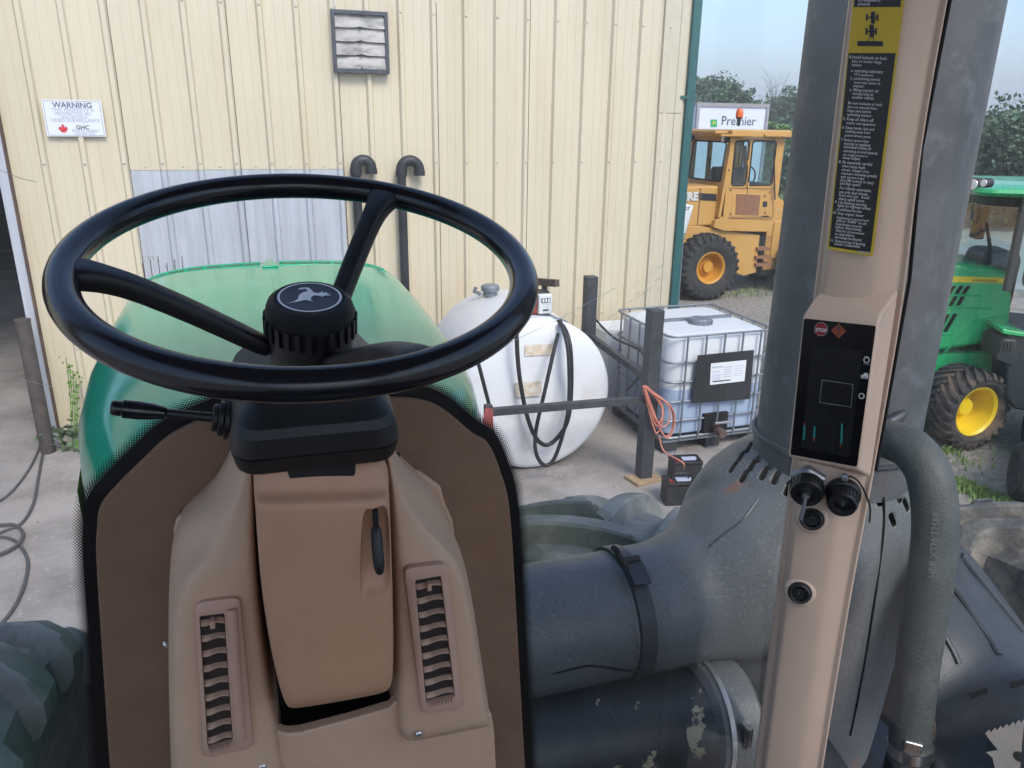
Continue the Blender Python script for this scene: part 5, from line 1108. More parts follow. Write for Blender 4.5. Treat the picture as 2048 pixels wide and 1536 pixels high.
dr = Acc().prism([L(1465, 386, LS-0.03), L(1527, 388, LS-0.03), L(1524, 434, LS-0.03), L(1463, 434, LS-0.03)], (0, 0.02, 0)).mk('side_hatch', 'loader_yellow', cab, bevel=0.008)
Acc().prism([L(1473, 388, LS-0.036), L(1521, 390, LS-0.036), L(1517, 431, LS-0.036), L(1471, 429, LS-0.036)], (0, 0.01, 0)).mk('hatch_grille', 'loader_rust', cab)
Acc().prism([L(1526, 403, LS-0.03), L(1535, 403, LS-0.03), L(1534, 414, LS-0.03), L(1525, 414, LS-0.03)], (0, 0.02, 0)).mk('door_handle', 'rubber_seal', cab)
for pts in (((1496, 277), (1495, 375), (1494, 434)), ((1457, 376), (1548, 378)), ((1548, 277), (1546, 434)), ((1457, 436), (1545, 438))):
    for q0, q1 in zip(pts, pts[1:]): Acc().bar(L(*q0, LS-0.027), L(*q1, LS-0.027), 0.008, 0.012).mk('door_seam', 'loader_rust', cab)
for x, y in ((1461, 380), (1461, 428), (1530, 392), (1530, 425), (1540, 384), (1458, 300), (1458, 340)): Acc().lathe([(0.018, 0), (0.018, 0.012), (0.001, 0.014)], L(x, y, LS-0.026), (0, -1, 0), seg=8).mk('bolt', 'loader_rust', cab)
for zz in (0.3, 0.75): Acc().bar(L(1496, 290+100*zz, LS-0.04), L(1496, 300+100*zz, LS-0.04), 0.03, 0.03).mk('door_hinge', 'loader_yellow', cab)
Acc().tube([L(1548, 300, LS-0.09), L(1550, 400, LS-0.09)], 0.012, seg=6).mk('grab_rail', 'rubber_seal', cab)
# lower cab, hood, frame
bdy = Acc().prism([L(x, y, LS-0.02) for x, y in ((1449, 432), (1540, 436), (1553, 436), (1541, 464), (1448, 462), (1427, 455), (1431, 441))], (0, LW+0.04, 0)).mk('lower_cab', 'loader_yellow', ld, bevel=0.01)
hx0 = xa-2.0; hz1 = L(1400, 372, LS+0.1).z; hz0 = L(1400, 452, LS+0.1).z
hd = Acc().box(((hx0+xa)/2-0.05, LS+LW/2, (hz0+hz1)/2), (xa-hx0-0.04, LW-0.16, hz1-hz0)).mk('hood', 'loader_yellow', ld, bevel=0.04)
for px_ in (1399, ): Acc().box((L(px_, 400, LS+0.08).x, LS+0.075, (hz0+hz1)/2), (0.015, 0.012, hz1-hz0-0.06)).mk('panel_joint', 'loader_rust', hd)
sq_ = [L(1398, 386, LS+0.07), L(1433, 388, LS+0.07), L(1433, 402, LS+0.07), L(1398, 400, LS+0.07)]
Acc().prism(sq_, (0, 0.008, 0)).mk('black_stripe', 'rubber_seal', hd)
sq2 = [L(1300, 384, LS+0.066), L(1397, 386, LS+0.066), L(1397, 401, LS+0.066), L(1300, 399, LS+0.066)]
text('lettering', 'JOHN DEERE', L(1396, 400, LS+0.062), (1, 0, 0), (0, 0, 1), width=1.1, m='decal_white', parent=hd, bold=0.05, align='RIGHT')
Acc().prism([L(x, y, LS+0.05) for x, y in ((1400, 452), (1475, 465), (1520, 470), (1512, 545), (1488, 552), (1455, 540), (1350, 540), (1350, 452))], (0, LW-0.1, 0)).mk('rear_frame', 'loader_yellow', ld, bevel=0.01)
Acc().prism([L(x, y, LS+0.25) for x, y in ((1510, 470), (1560, 472), (1556, 548), (1512, 552))], (0, 0.5, 0)).mk('hinge', 'rubber_seal', ld)
for i, (x0, x1, y) in enumerate(((1512, 1545, 512), (1512, 1543, 527), (1515, 1540, 495))): Acc().prism([L(x0, y, LS), L(x1, y, LS), L(x1, y+6, LS), L(x0, y+6, LS)], (0, 0.2, 0)).mk('step', 'loader_rust', ld)
Acc().box((xb+1.0, LS+LW/2, 0.95), (1.6, 0.8, 0.7)).mk('front_frame', 'loader_yellow', ld, bevel=0.02)
Acc().box((xb+0.25, LS+0.35, 0.95), (0.35, 0.2, 1.1)).mk('ladder_side', 'loader_yellow', ld)
for yy in (LS+0.15, LS+LW-0.15): Acc().bar((xb+0.5, yy, 1.7), (xb+2.6, yy, 0.5), 0.14, 0.24).mk('lift_arm', 'loader_yellow', ld)
Acc().prism([(xb+2.3, LS-0.3, 0.1), (xb+3.3, LS-0.3, 0.05), (xb+2.6, LS-0.3, 0.35), (xb+2.5, LS-0.3, 0.9), (xb+2.3, LS-0.3, 0.8)], (0, LW+0.6, 0)).mk('bucket', 'loader_rust', ld)
Rw = (L(1428, 470, 11.65).z - 0.0)/2
for xx, fr_ in ((L(1424, 535, 11.65).x, 1), (xb+0.85, 1)):
    for yy, s in ((11.88, -1), (LS+LW-0.05+0.18, 1)): wheel(ld, (xx, yy, Rw), Rw-0.025, 0.46, Rw*0.47, (0, s, 0), 'tyre_black', 'rim_loader', 26, 0.03, 0.05, 0.22, dish=0.16, bolts=14)
# ------------------------------------------------------------------ box trailer behind
TYf = 20.0; t0, t1 = PY(1393, 215, TYf).x, PY(1538, 215, TYf).x; tzt = PY(1460, 207, TYf).z
tb_ = thing('box_trailer', 'white box trailer with green lettering standing behind the yellow loader', 'trailer', ((t0+t1)/2, TYf+3, 0))
Acc().box(((t0+t1)/2, TYf+3.5, (tzt+0.95)/2), (t1-t0, 7.0, tzt-0.95)).mk('box', 'trailer_white', tb_)
for x0, x1, z0, z1 in ((t0, t1, tzt-0.09, tzt+0.01), (t0, t0+0.09, 0.95, tzt-0.091), (t1-0.09, t1, 0.95, tzt-0.091), (t0, t1, 0.85, 0.949)): Acc().box(((x0+x1)/2, TYf-0.015, (z0+z1)/2), (x1-x0, 0.05, z1-z0)).mk('edge_frame', 'trailer_edge', tb_)
Acc().box((t0-0.01, TYf+3.5, tzt-0.04), (0.03, 7.0, 0.1)).mk('edge_frame', 'trailer_edge', tb_)
yq = TYf-0.006; p = PY(1443, 250, yq); text('lettering', 'Premier', p, (1, 0, 0), (0, 0, 1), width=PY(1511, 250, yq).x-p.x, m='ink_green', parent=tb_)
lg = [PY(1421, 239, yq), PY(1434, 239, yq), PY(1434, 254, yq), PY(1421, 254, yq)]; lo_ = Acc().prism(lg, (0, 0.004, 0)).mk('logo_shield', 'field_green', tb_)
lc = sum(lg, V())/4; mk('logo_deer', [lc+V((x*0.10, -0.003, y*0.10)) for x, y in deer], [tuple(range(len(deer)))], 'deere_yellow', lo_, smooth=False)
p = PX(1381, 340, t0-0.005); text('lettering', 'OIL', p, (0, -1, 0), (0, 0, 1), width=1.3, m='trailer_red', parent=tb_, bold=0.03, align='RIGHT')
for yy in (TYf+1.0, TYf+2.2, TYf+6.2):
    for xx in (t0+0.2, t1-0.2): Acc().lathe([(0.001, -0.13), (0.48, -0.13), (0.50, -0.08), (0.50, 0.08), (0.48, 0.13), (0.001, 0.13)], (xx, yy, 0.5), (1, 0, 0), seg=32).mk('wheel', 'tyre_black', tb_)
Acc().box(((t0+t1)/2, TYf+3.5, 0.8), (1.0, 6.8, 0.25)).mk('underframe', 'rack_paint', tb_)
# ------------------------------------------------------------------ hanging banner at the corner
bn = thing('banner', 'white cloth banner with dark green lettering hanging beside shed corner', 'banner', PY(1368, 520, 8.9))
YBn = 8.9; bx0, bx1 = PY(1318, 450, YBn).x, PY(1383, 405, YBn).x; bz1, bz0 = PY(1370, 395, YBn).z, PY(1365, 512, YBn).z
rs = []
for k in range(13):
    t = k/12; x = bx0+(bx1-bx0)*t; rs.append([V((x - 0.16*(0 if j == 0 else j/8)*t*0.6, YBn+0.05*math.sin(t*5+j*0.3), bz1 + (bz0-bz1)*j/8 - 0.10*t*(1-j/8))) for j in range(9)])
bo_ = Acc().loft(rs, False, ringclosed=False).mk('cloth', 'label_white', bn)
so = bo_.modifiers.new('t', 'SOLIDIFY'); so.thickness = 0.004
for s_, x, y, wd in (('Premier', 1381, 421, 0.36), ('rning', 1371, 476, 0.26), ('es', 1362, 494, 0.09)): text('lettering', s_, PY(x, y, YBn-0.06), (1, 0, -0.12), (0, 0, 1), width=wd, m='ink_green', parent=bn, align='RIGHT')
for xx in (bx0+0.02, bx1-0.05): Acc().tube([(xx, YBn+0.03, 0), (xx, YBn+0.06, bz1+0.03)], 0.012, seg=8).mk('pole', 'cage_steel', bn)
# ------------------------------------------------------------------ green tractor across the yard
JF = V((-0.87, 0.48, 0)).normalized(); JU = -JF; JN = V((-0.48, -0.87, 0)).normalized(); Q0 = PZ(1912, 905)
def J(x, y, w_): return PP(x, y, Q0-JN*w_, JN)
jd = thing('green_tractor', 'clean green tractor with yellow wheels parked on the gravel lot', 'tractor', Q0-JN*0.6)
WJ = 0.44
hp_ = [(1760, 520), (1800, 512), (1890, 523), (1990, 534), (2022, 548), (2026, 600), (2016, 682), (1840, 709), (1780, 712), (1752, 640)]
jh = Acc().prism([J(x, y, WJ) for x, y in hp_], -JN*0.78).mk('hood', 'field_green', jd, bevel=0.05, seg=4)
Acc().prism([J(x, y, WJ-0.004) for x, y in ((1790, 549), (2021, 556), (2020, 567), (1790, 562))], -JN*0.004).mk('stripe', 'deere_yellow', jh)
def jtext(s_, x, y, wd, m): text('lettering', s_, J(x, y, WJ-0.010), J(x+20, y+0.8, WJ)-J(x, y, WJ), (0, 0, 1), width=(J(x+wd, y, WJ)-J(x, y, WJ)).length, m=m, parent=jh)
jtext('JOHN DEERE', 1944, 563.5, 50, 'ink_green'); jtext('5115M', 1846, 579, 42, 'deere_yellow')
for x0, y0, dx, y1 in ((1894, 588, 11, 572), (1909, 588, 11, 572), (1923, 588, 11, 572), (1881, 612, 12, 590), (1897, 612, 12, 590), (1912, 611, 12, 590), (1871, 666, 21, 629), (1886, 664, 21, 628)):
    Acc().prism([J(x0, y0, WJ-0.006), J(x0+8, y0, WJ-0.006), J(x0+8+dx, y1, WJ-0.006), J(x0+dx, y1, WJ-0.006)], -JN*0.01).mk('hood_slot', 'gap_black', jh, smooth=False)
for pts in (((1880, 614), (1985, 618)), ((1900, 591), (1960, 592)), ((1868, 668), (1905, 668)), ((1890, 704), (1948, 640), (2016, 632))):
    Acc().tube([J(x, y, WJ-0.003) for x, y in pts], 0.008, seg=6).mk('hood_crease', 'field_green', jh)
Acc().prism([J(x, y, WJ+0.02) for x, y in ((1800, 712), (1990, 704), (2000, 740), (1900, 760), (1800, 760))], -JN*0.7).mk('frame', 'field_green', jd)
fwC = J(1925, 812, 0.22); Rj = fwC.z
# front wheel steered outwards
wax = (JN*0.88 + JU*0.46).normalized()
wheel(jd, (fwC.x, fwC.y, Rj), Rj-0.03, 0.40, Rj*0.60, wax, 'tyre_mud_tread', 'rim_yellow', 24, 0.024, 0.045, 0.42, dish=0.20, bolts=8)
f2 = V((fwC.x, fwC.y, Rj)) - JN*1.45; wheel(jd, f2, Rj-0.03, 0.40, Rj*0.60, -wax, 'tyre_mud_tread', 'rim_yellow', 24, 0.024, 0.045, -0.42, dish=0.20, bolts=8)
Acc().bar(V((fwC.x, fwC.y, Rj))-JN*0.15, f2+JN*0.15, 0.22, 0.22).mk('front_axle', 'field_green', jd)
# cab
CBW = 1.5; A0_ = J(2018, 560, 0.05); A1_ = J(2052, 392, 0.05); zc1 = J(2040, 392, 0.05).z
cb = bpy.data.objects.new('cab', None); COL.objects.link(cb); cb.location = A0_; attach(cb, jd)
def near(u_, z): return A0_ + JU*u_ + V((0, 0, z-A0_.z))
lean = (A1_-A0_).dot(JU)
pnts = {'fb': 0.0, 'ft': lean, 'bb': 1.45, 'bt': 1.35}
zlow = A0_.z-0.45
for s in (0, 1):
    o = -JN*CBW*s
    for (ub, ut, zb_) in ((0.0, lean, A0_.z-0.1), (0.85, 0.85, zlow), (1.45, 1.38, A0_.z-0.1)): Acc().bar(near(ub, zb_)+o, near(ut, zc1)+o, 0.06, 0.07, up=JN).mk('pillar', 'dark_plastic', cb, bevel=0.01)
    mk('side_glass', [near(0.03, A0_.z)+o, near(0.83, zlow)+o, near(0.83, zc1)+o, near(lean, zc1)+o], [(0, 1, 2, 3)], 'cab_glass', cb, smooth=False)
mk('front_glass', [near(0.0, A0_.z)-JN*0.03, near(lean, zc1)-JN*0.03, near(lean, zc1)-JN*(CBW-0.03), near(0, A0_.z)-JN*(CBW-0.03)], [(0, 1, 2, 3)], 'cab_glass', cb, smooth=False)
mk('rear_glass', [near(1.45, A0_.z)-JN*0.03, near(1.38, zc1)-JN*0.03, near(1.38, zc1)-JN*(CBW-0.03), near(1.45, A0_.z)-JN*(CBW-0.03)], [(0, 1, 2, 3)], 'cab_glass', cb, smooth=False)
ro = []
for z_, g_ in ((zc1-0.01, 0.03), (zc1+0.025, 0.07), (zc1+0.055, 0.06), (zc1+0.09, -0.06)):
    q = rrect(lean-0.34-g_, 1.55+g_, -CBW-0.02-g_, 0.02+g_, 0, 0.16); ro.append([near(p.x, z_)+JN*p.y for p in q])
Acc().loft(ro).mk('roof', 'field_green', cb, ang=50)
ro = []
for z_, g_ in ((zc1-0.10, -0.10), (zc1-0.021, 0.0)):
    q = rrect(lean-0.34-g_, 1.55+g_, -CBW-0.02-g_, 0.02+g_, 0, 0.16); ro.append([near(p.x, z_)+JN*p.y for p in q])
Acc().loft(ro).mk('roof_liner', 'dark_plastic', cb, ang=50)
for k, (x, y, r) in enumerate(((1948, 369, 9), (1970, 366, 6))):
    pL = PP(x, y, near(lean-0.40, zc1), JF); rr2 = r/FOC*8.3
    wl = Acc().lathe([(rr2*1.2, -0.06), (rr2*1.25, 0.0), (rr2*1.1, 0.012)], pL, JF+V((0, -0.5, 0.0)), seg=20).mk('work_lamp', 'dark_plastic', cb)
    Acc().lathe([(rr2*1.08, 0.0), (rr2*0.9, 0.018), (0.001, 0.024)], pL, JF+V((0, -0.5, 0)), seg=20).mk('lamp_lens', 'lamp_lens', cb)
Acc().prism([near(lean-0.35, zc1-0.02)-JN*(CBW*0.55), near(lean-0.35, zc1-0.02)-JN*CBW, near(lean-0.35, zc1+0.07)-JN*CBW, near(lean-0.35, zc1+0.07)-JN*(CBW*0.5)], JF*0.04).mk('lamp_panel', 'dark_plastic', cb, bevel=0.015)
se = Acc().box(near(0.75, A0_.z+0.02)-JN*0.75, (0.5, 0.5, 0.5), Matrix.Rotation(-0.5, 3, 'Z')).mk('seat', 'cab_inside', cb, bevel=0.08)
Acc().box(near(0.98, A0_.z+0.3)-JN*0.75, (0.16, 0.5, 0.65), Matrix.Rotation(-0.5, 3, 'Z')).mk('seat_back', 'cab_inside', cb, bevel=0.06)
Acc().box(near(0.12, A0_.z-0.1)-JN*0.75, (0.35, 0.55, 0.55), Matrix.Rotation(-0.5, 3, 'Z')).mk('dashboard', 'dark_plastic', cb, bevel=0.08)
Acc().bar(near(0.02, A0_.z+0.1)-JN*0.5, near(lean*0.5, A0_.z+0.42)-JN*0.72, 0.02, 0.03).mk('wiper', 'rubber_seal', cb)
mi = Acc().bar(near(lean-0.15, zc1-0.12)-JN*(CBW+0.05), near(lean-0.2, zc1-0.25)-JN*(CBW+0.35), 0.025, 0.025).mk('mirror_arm', 'rubber_seal', cb)
Acc().box(near(0.2, A0_.z+0.35)-JN*(CBW-0.05), (0.10, 0.16, 0.34), Matrix.Rotation(-0.5, 3, 'Z')).mk('mirror', 'dark_plastic', cb, bevel=0.02)
Acc().tube(catmull([near(-0.1, A0_.z+0.25)-JN*(CBW+0.2), near(-0.05, A0_.z+0.4)-JN*(CBW+0.1), near(0.05, A0_.z+0.44)-JN*(CBW), near(0.1, A0_.z+0.5)-JN*(CBW-0.02)], 5), 0.012, seg=6).mk('hand_rail', 'rubber_seal', cb)
# footwell, step box, fuel tank, rear wheel
Acc().prism([J(x, y, 0.12) for x, y in ((2012, 664), (2040, 672), (2200, 690), (2200, 840), (2030, 820), (2012, 790))], -JN*1.2).mk('belly_tank', 'dark_plastic', jd, bevel=0.03)
tbx = Acc().prism([J(x, y, 0.02) for x, y in ((1998, 688), (2006, 678), (2035, 680), (2036, 725), (2024, 734), (1992, 720))], -JN*0.4).mk('tool_box', 'dark_plastic', jd, bevel=0.02)
for k in range(4): Acc().bar(J(2005+k*7, 686, 0.012), J(2001+k*7, 702, 0.012), 0.012, 0.02).mk('box_rib', 'dark_plastic', tbx)
Acc().prism([J(x, y, 0.08) for x, y in ((2005, 658), (2060, 668), (2060, 676), (2005, 668))], -JN*0.5).mk('cab_sill', 'field_green', jd, bevel=0.01)
rwC = near(1.75, 0.82)-JN*0.10; wheel(jd, rwC, 0.79, 0.46, 0.48, JN, 'tyre_black', 'rim_yellow', 20, 0.05, 0.08, 0.32, dish=0.15)
wheel(jd, rwC-JN*1.35, 0.79, 0.46, 0.48, -JN, 'tyre_black', 'rim_yellow', 20, 0.05, 0.08, 0.32, dish=0.15)
Acc().prism([near(1.0, 1.2), near(1.2, 1.55), near(1.6, 1.75), near(2.1, 1.7), near(2.4, 1.4), near(2.4, 1.3), near(2.0, 1.55), near(1.5, 1.6), near(1.2, 1.2)], -JN*0.4).mk('rear_fender', 'field_green', jd)
# ------------------------------------------------------------------ ride-on mower, only its wheel in view
mq = PZ(2052, 1003); mw_ = thing('ride_on_mower', 'green ride-on mower with treaded turf tyre on the grass', 'mower', mq)
MA = (E0-mq); MA.z = 0; MA.normalize(); MX = V((MA.y, -MA.x, 0)) * -1.0
if MX.x < 0: MX = -MX
wax2 = (MA*0.25 - MX*0.97).normalized()
def turf(c):
    t = Acc().lathe([(0.13, -0.10), (0.15, -0.13), (0.21, -0.14), (0.245, -0.11), (0.26, -0.06), (0.263, 0), (0.26, 0.06), (0.245, 0.11), (0.21, 0.14), (0.15, 0.13), (0.13, 0.10)], c, wax2, seg=40).mk('tyre', 'tyre_black', mw_, ang=50)
    a = Acc(); up = V((0, 0, 1)); fx = wax2.cross(up).normalized()
    for k in range(44):
        for j in range(-4, 5):
            th = 2*PI*(k+0.5*(j % 2))/44; hh = j*0.026; r = 0.263-0.018*(abs(j)/4)**2.5; d = up*math.cos(th)+fx*math.sin(th)
            a.box(V(c)+wax2*hh+d*(r+0.003), (0.010, 0.019, 0.026), Matrix((d, wax2, d.cross(wax2))).transposed())
    a.mk('tread_blocks', 'tyre_black', t)
    Acc().lathe([(0.001, -0.06), (0.13, -0.09), (0.132, 0.09), (0.001, 0.06)], c, wax2, seg=24).mk('rim', 'rim_yellow', mw_)
turf(mq+V((0, 0, 0.262))); 
for d in (MX*0.85, MX*0.0 - MA*1.25, MX*0.85-MA*1.25): 
    turf(mq + d + V((0, 0, 0.262)))
b0 = mq - MA*0.6 + MX*0.42; Rz = Matrix.Rotation(math.atan2(MX.y, MX.x), 3, 'Z')
Acc().box(b0+V((0, 0, 0.62)), (0.5, 1.3, 0.3), Rz).mk('hood', 'field_green', mw_, bevel=0.06); Acc().box(b0+V((0, 0, 0.36)), (0.95, 1.0, 0.2), Rz).mk('deck', 'field_green', mw_, bevel=0.04)
Acc().box(mq+V((0, 0, 0.585))+MX*0.10-MA*0.05, (0.34, 0.42, 0.05), Rz).mk('fender', 'field_green', mw_, bevel=0.02)
# ------------------------------------------------------------------ small things
# bollard beside the doorway
bq = PZ(97, 905); bol = thing('steel_bollard', 'rusty brown steel post standing beside the shed doorway', 'bollard', bq)
bt = PY(60, 642, bq.y); Acc().tube([V((bq.x, bq.y, 0)), V((bq.x, bq.y, bt.z))], 0.062, seg=20).mk('post', 'bollard_paint', bol); Acc().lathe([(0.066, 0), (0.066, 0.02), (0.001, 0.022)], (bq.x, bq.y, bt.z), (0, 0, 1), seg=20).mk('cap', 'bollard_paint', bol)
def gp(pts, z=0.013): return catmull([PZ(x, y, z) for x, y in pts], 7)
tag(Acc().tube(gp([(84, 882), (66, 925), (42, 962), (14, 992), (-30, 1020)]), 0.011, seg=8).mk('floor_cable', 'cable_dusty'), 'thin dark cable running straight from the bollard over concrete', 'cable')
tag(Acc().tube(gp([(86, 905), (76, 960), (66, 1010), (42, 1048), (10, 1062), (-40, 1085)]) + gp([(-42, 1054), (0, 1050), (30, 1050), (46, 1066), (38, 1086), (10, 1104), (-30, 1118)], 0.03) + gp([(-32, 1080), (0, 1074), (30, 1082), (50, 1106), (56, 1132), (46, 1178), (24, 1222), (-10, 1262)], 0.013), 0.0125, seg=8).mk('floor_hose', 'cable_dusty'), 'dusty black hose lying in a loop on the concrete', 'hose')
# saw blade lying on the fender, twig
d0 = [(1990, 1536), (1985, 1516), (1972, 1504), (1996, 1500), (1978, 1478), (1970, 1466)]
tp_ = []
for k in range(9):
    x = 1972+k*12; y = 1466-k*3.9; tp_ += [(x, y), (x+5, y-6), (x+8, y-6), (x+9, y-1)]
ob = [PR(x, y, 1.30 + (0.0 if y > 1480 else 0.02*(1480-y)/50)) for x, y in d0 + tp_ + [(2090, 1460), (2110, 1600), (2020, 1600)]]
hz_ = []
for x, y in d0 + tp_ + [(2090, 1460), (2110, 1600), (2020, 1600)]:
    p, n = on(x, y, tf); hz_.append(p)
zs = [p.z for p in hz_ if p]
pn_ = V((-0.25, -0.42, 0.87)).normalized(); pc0 = on(2020, 1490, tf)[0] or PR(2020, 1490, 1.3); pc0 = pc0 + pn_*0.014
sb = Acc().prism([PP(x, y, pc0, pn_) for x, y in d0 + tp_ + [(2090, 1460), (2110, 1600), (2020, 1600)]], -pn_*0.004).mk('saw_blade', 'clamp_steel', None)
sb.data.materials.clear(); mat('blade_steel', (0.12, 0.115, 0.11), 0.6, metal=0.1, var=0.15, col2=(0.16, 0.11, 0.09), c2scale=20, c2lo=0.5, c2hi=0.7); sb.data.materials.append(MATS['blade_steel'])
tag(sb, 'grey toothed steel blade lying on the black plastic fender', 'blade')
Acc().disc(PP(2038, 1513, pc0+pn_*0.0012, pn_), pn_, 0.008, 16).mk('blade_hole', 'gap_black', sb, smooth=False)
tw = [PR(1862, 1432, 1.33), PR(1868, 1452, 1.32), PR(1866, 1475, 1.315), PR(1874, 1500, 1.31), PR(1881, 1522, 1.305), PR(1880, 1560, 1.30)]
tag(Acc().tube(catmull(tw, 4), 0.0035, seg=6).mk('twig', 'bark'), 'thin dry twig caught between the rubber hose and fender', 'twig')
# ------------------------------------------------------------------ plants
def leaf_quads(a, c, n, r, size, rnd, droop=0.0, flat=(1, 1, 1)):
    for i in range(n):
        while True:
            v = V((rnd.uniform(-1, 1), rnd.uniform(-1, 1), rnd.uniform(-1, 1)))
            if 0.25 < v.length < 1: break
        p = c + V((v.x*r*flat[0], v.y*r*flat[1], v.z*r*flat[2])); s = size*rnd.uniform(0.6, 1.3)
        x = V((rnd.gauss(0, 1), rnd.gauss(0, 1), rnd.gauss(0, 0.7))).normalized(); y = x.cross(V((rnd.gauss(0, 1), rnd.gauss(0, 1), rnd.gauss(0, 1)))).normalized()
        k = len(a.v); a.v += [p-x*s*0.6, p+y*s*0.33, p+x*s*0.6, p-y*s*0.33]; a.f.append((k, k+1, k+2, k+3))
def tree(name, label, base, h, spread, lm, seed, leaf, nl, shape='round', trunk=0.16, group=None, low=0.25):
    rnd = random.Random(seed); b = V(base); t = thing(name, label, 'tree', b, group); tk_ = Acc(); cr = Acc()
    top = b + V((rnd.uniform(-0.3, 0.3), rnd.uniform(-0.3, 0.3), h*0.92)); pts = catmull([b-V((0, 0, 0.1)), b.lerp(top, 0.35)+V((rnd.uniform(-0.2, 0.2), 0, 0)), top], 6)
    tk_.tube(pts, [trunk*(1-0.85*i/(len(pts)-1)) for i in range(len(pts))], seg=8)
    nb = 26
    for i in range(nb):
        f = low + (1-low)*((i+rnd.random())/nb); a0 = i*2.4+rnd.uniform(-0.4, 0.4)
        if shape == 'cone': rr = spread*(1.02-f)*1.25
        elif shape == 'bare': rr = spread*0.7
        else: rr = spread*math.sqrt(max(0.05, 1-((f-0.60)/0.52)**2))*rnd.uniform(0.55, 1.0)
        s0 = b.lerp(top, f*0.92); e = s0 + V((math.cos(a0)*rr*0.75, math.sin(a0)*rr*0.75, rr*(0.45 if shape != 'cone' else -0.1)*rnd.uniform(0.4, 1.3)))
        if shape == 'bare': e = s0 + V((math.cos(a0)*rr, math.sin(a0)*rr, rr*2.2*rnd.uniform(0.6, 1.2)))
        tk_.tube([s0, s0.lerp(e, 0.5)+V((0, 0, rr*0.05)), e], [trunk*0.30*(1-f*0.6), trunk*0.18*(1-f*0.5), trunk*0.05], seg=5)
        if shape == 'bare':
            for q in range(4): 
                s1 = s0.lerp(e, rnd.uniform(0.3, 0.9)); tk_.tube([s1, s1+V((rnd.gauss(0, 0.4), rnd.gauss(0, 0.4), rnd.uniform(0.3, 1.0)))], [trunk*0.08, trunk*0.03], seg=4)
            continue
        m_ = max(2, int(nl/nb/26))
        for q in range(m_):
            f2 = rnd.uniform(0.35, 1.1); cc = s0.lerp(e, f2) + V((rnd.gauss(0, 0.16), rnd.gauss(0, 0.16), rnd.gauss(0, 0.14)))*rr
            leaf_quads(cr, cc, 26, rr*rnd.uniform(0.16, 0.34), leaf, rnd, flat=(1, 1, 0.75))
    tk_.mk('trunk', 'bark', t)
    if shape != 'bare': cr.mk('crown', lm, t, smooth=False)
    return t
def treeat(px_, ptop, D, name, label, spread, lm, seed, leaf, nl, **k):
    p = PR(px_, ptop, D); return tree(name, label, (p.x, p.y, 0), p.z, spread, lm, seed, leaf, nl, **k)
G1 = 'trees in a row behind the trailer'
for i, (x, y, D, s) in enumerate(((1398, 152, 58, 2.2), (1428, 147, 57, 2.3), (1458, 156, 58, 2.0), (1482, 153, 57, 1.9), (1512, 182, 56, 1.0))):
    treeat(x, y, D, 'poplar_tree', ('airy grey-green tree behind the trailer, right beside the shed corner', 'tallest airy grey-green tree behind the white trailer', 'airy tree behind the trailer, rising above its lettering', 'airy tree behind the trailer, beside the small thin tree', 'small thin tree at the end of row behind white trailer')[i], s, 'leaf_poplar', 11+i, 0.20, 15000 if i < 4 else 3500, trunk=0.14, group=G1, low=0.18)
treeat(1543, 205, 50, 'conifer_tree', 'dark pointed evergreen just beyond the trailer end', 2.4, 'leaf_dark', 31, 0.22, 12000, shape='cone', low=0.05)
treeat(1572, 198, 56, 'broadleaf_tree', 'dim blue-green tree behind the dark evergreen', 2.6, 'leaf_mid', 33, 0.22, 12000, low=0.1)
treeat(1600, 192, 55, 'broadleaf_tree', 'broad dim tree partly hidden by the tall dark stack', 3.0, 'leaf_mid', 34, 0.22, 12000, low=0.1)
treeat(1554, 172, 52, 'dead_tree', 'leafless dead tree with bare upright branches above the evergreen', 1.2, None, 35, 0.3, 0, shape='bare', trunk=0.06, low=0.55)
treeat(1572, 236, 40, 'round_shrub', 'bright yellow-green rounded shrub beside the dark evergreen', 1.1, 'leaf_bright', 36, 0.15, 9000, low=0.1, trunk=0.08)
treeat(1582, 278, 34, 'grey_bush', 'grey-green bush by the loader cab front', 0.9, 'leaf_poplar', 37, 0.18, 3000, low=0.1, trunk=0.06)
treeat(1968, 190, 60, 'conifer_tree', 'hazy pointed evergreen beside the grey house roof', 1.6, 'leaf_mid', 38, 0.3, 3000, shape='cone', low=0.1)
treeat(2068, 268, 30, 'oak_tree', 'big dense dark tree behind the green tractor cab', 3.4, 'leaf_dark', 39, 0.15, 36000, trunk=0.25, low=0.12)
treeat(1968, 292, 34, 'roadside_bush', 'dark bushy shrub left of the big dense tree', 2.0, 'leaf_mid', 40, 0.14, 16000, trunk=0.1, low=0.08)
treeat(1925, 305, 38, 'roadside_bush', 'dark bushy shrub half hidden by the stack edge', 2.2, 'leaf_dark', 41, 0.14, 16000, trunk=0.1, low=0.08)
treeat(2180, 262, 33, 'oak_tree', 'second dense dark tree right behind the green tractor roof', 3.4, 'leaf_dark', 42, 0.17, 20000, trunk=0.25, low=0.12)
treeat(1985, 268, 66, 'far_tree', 'round far tree before the hazy hill', 2.6, 'leaf_mid', 43, 0.2, 8000, trunk=0.12, low=0.1)
treeat(1895, 250, 70, 'far_tree', 'round far tree behind the dark stack', 3.5, 'leaf_mid', 44, 0.2, 8000, trunk=0.12, low=0.1)
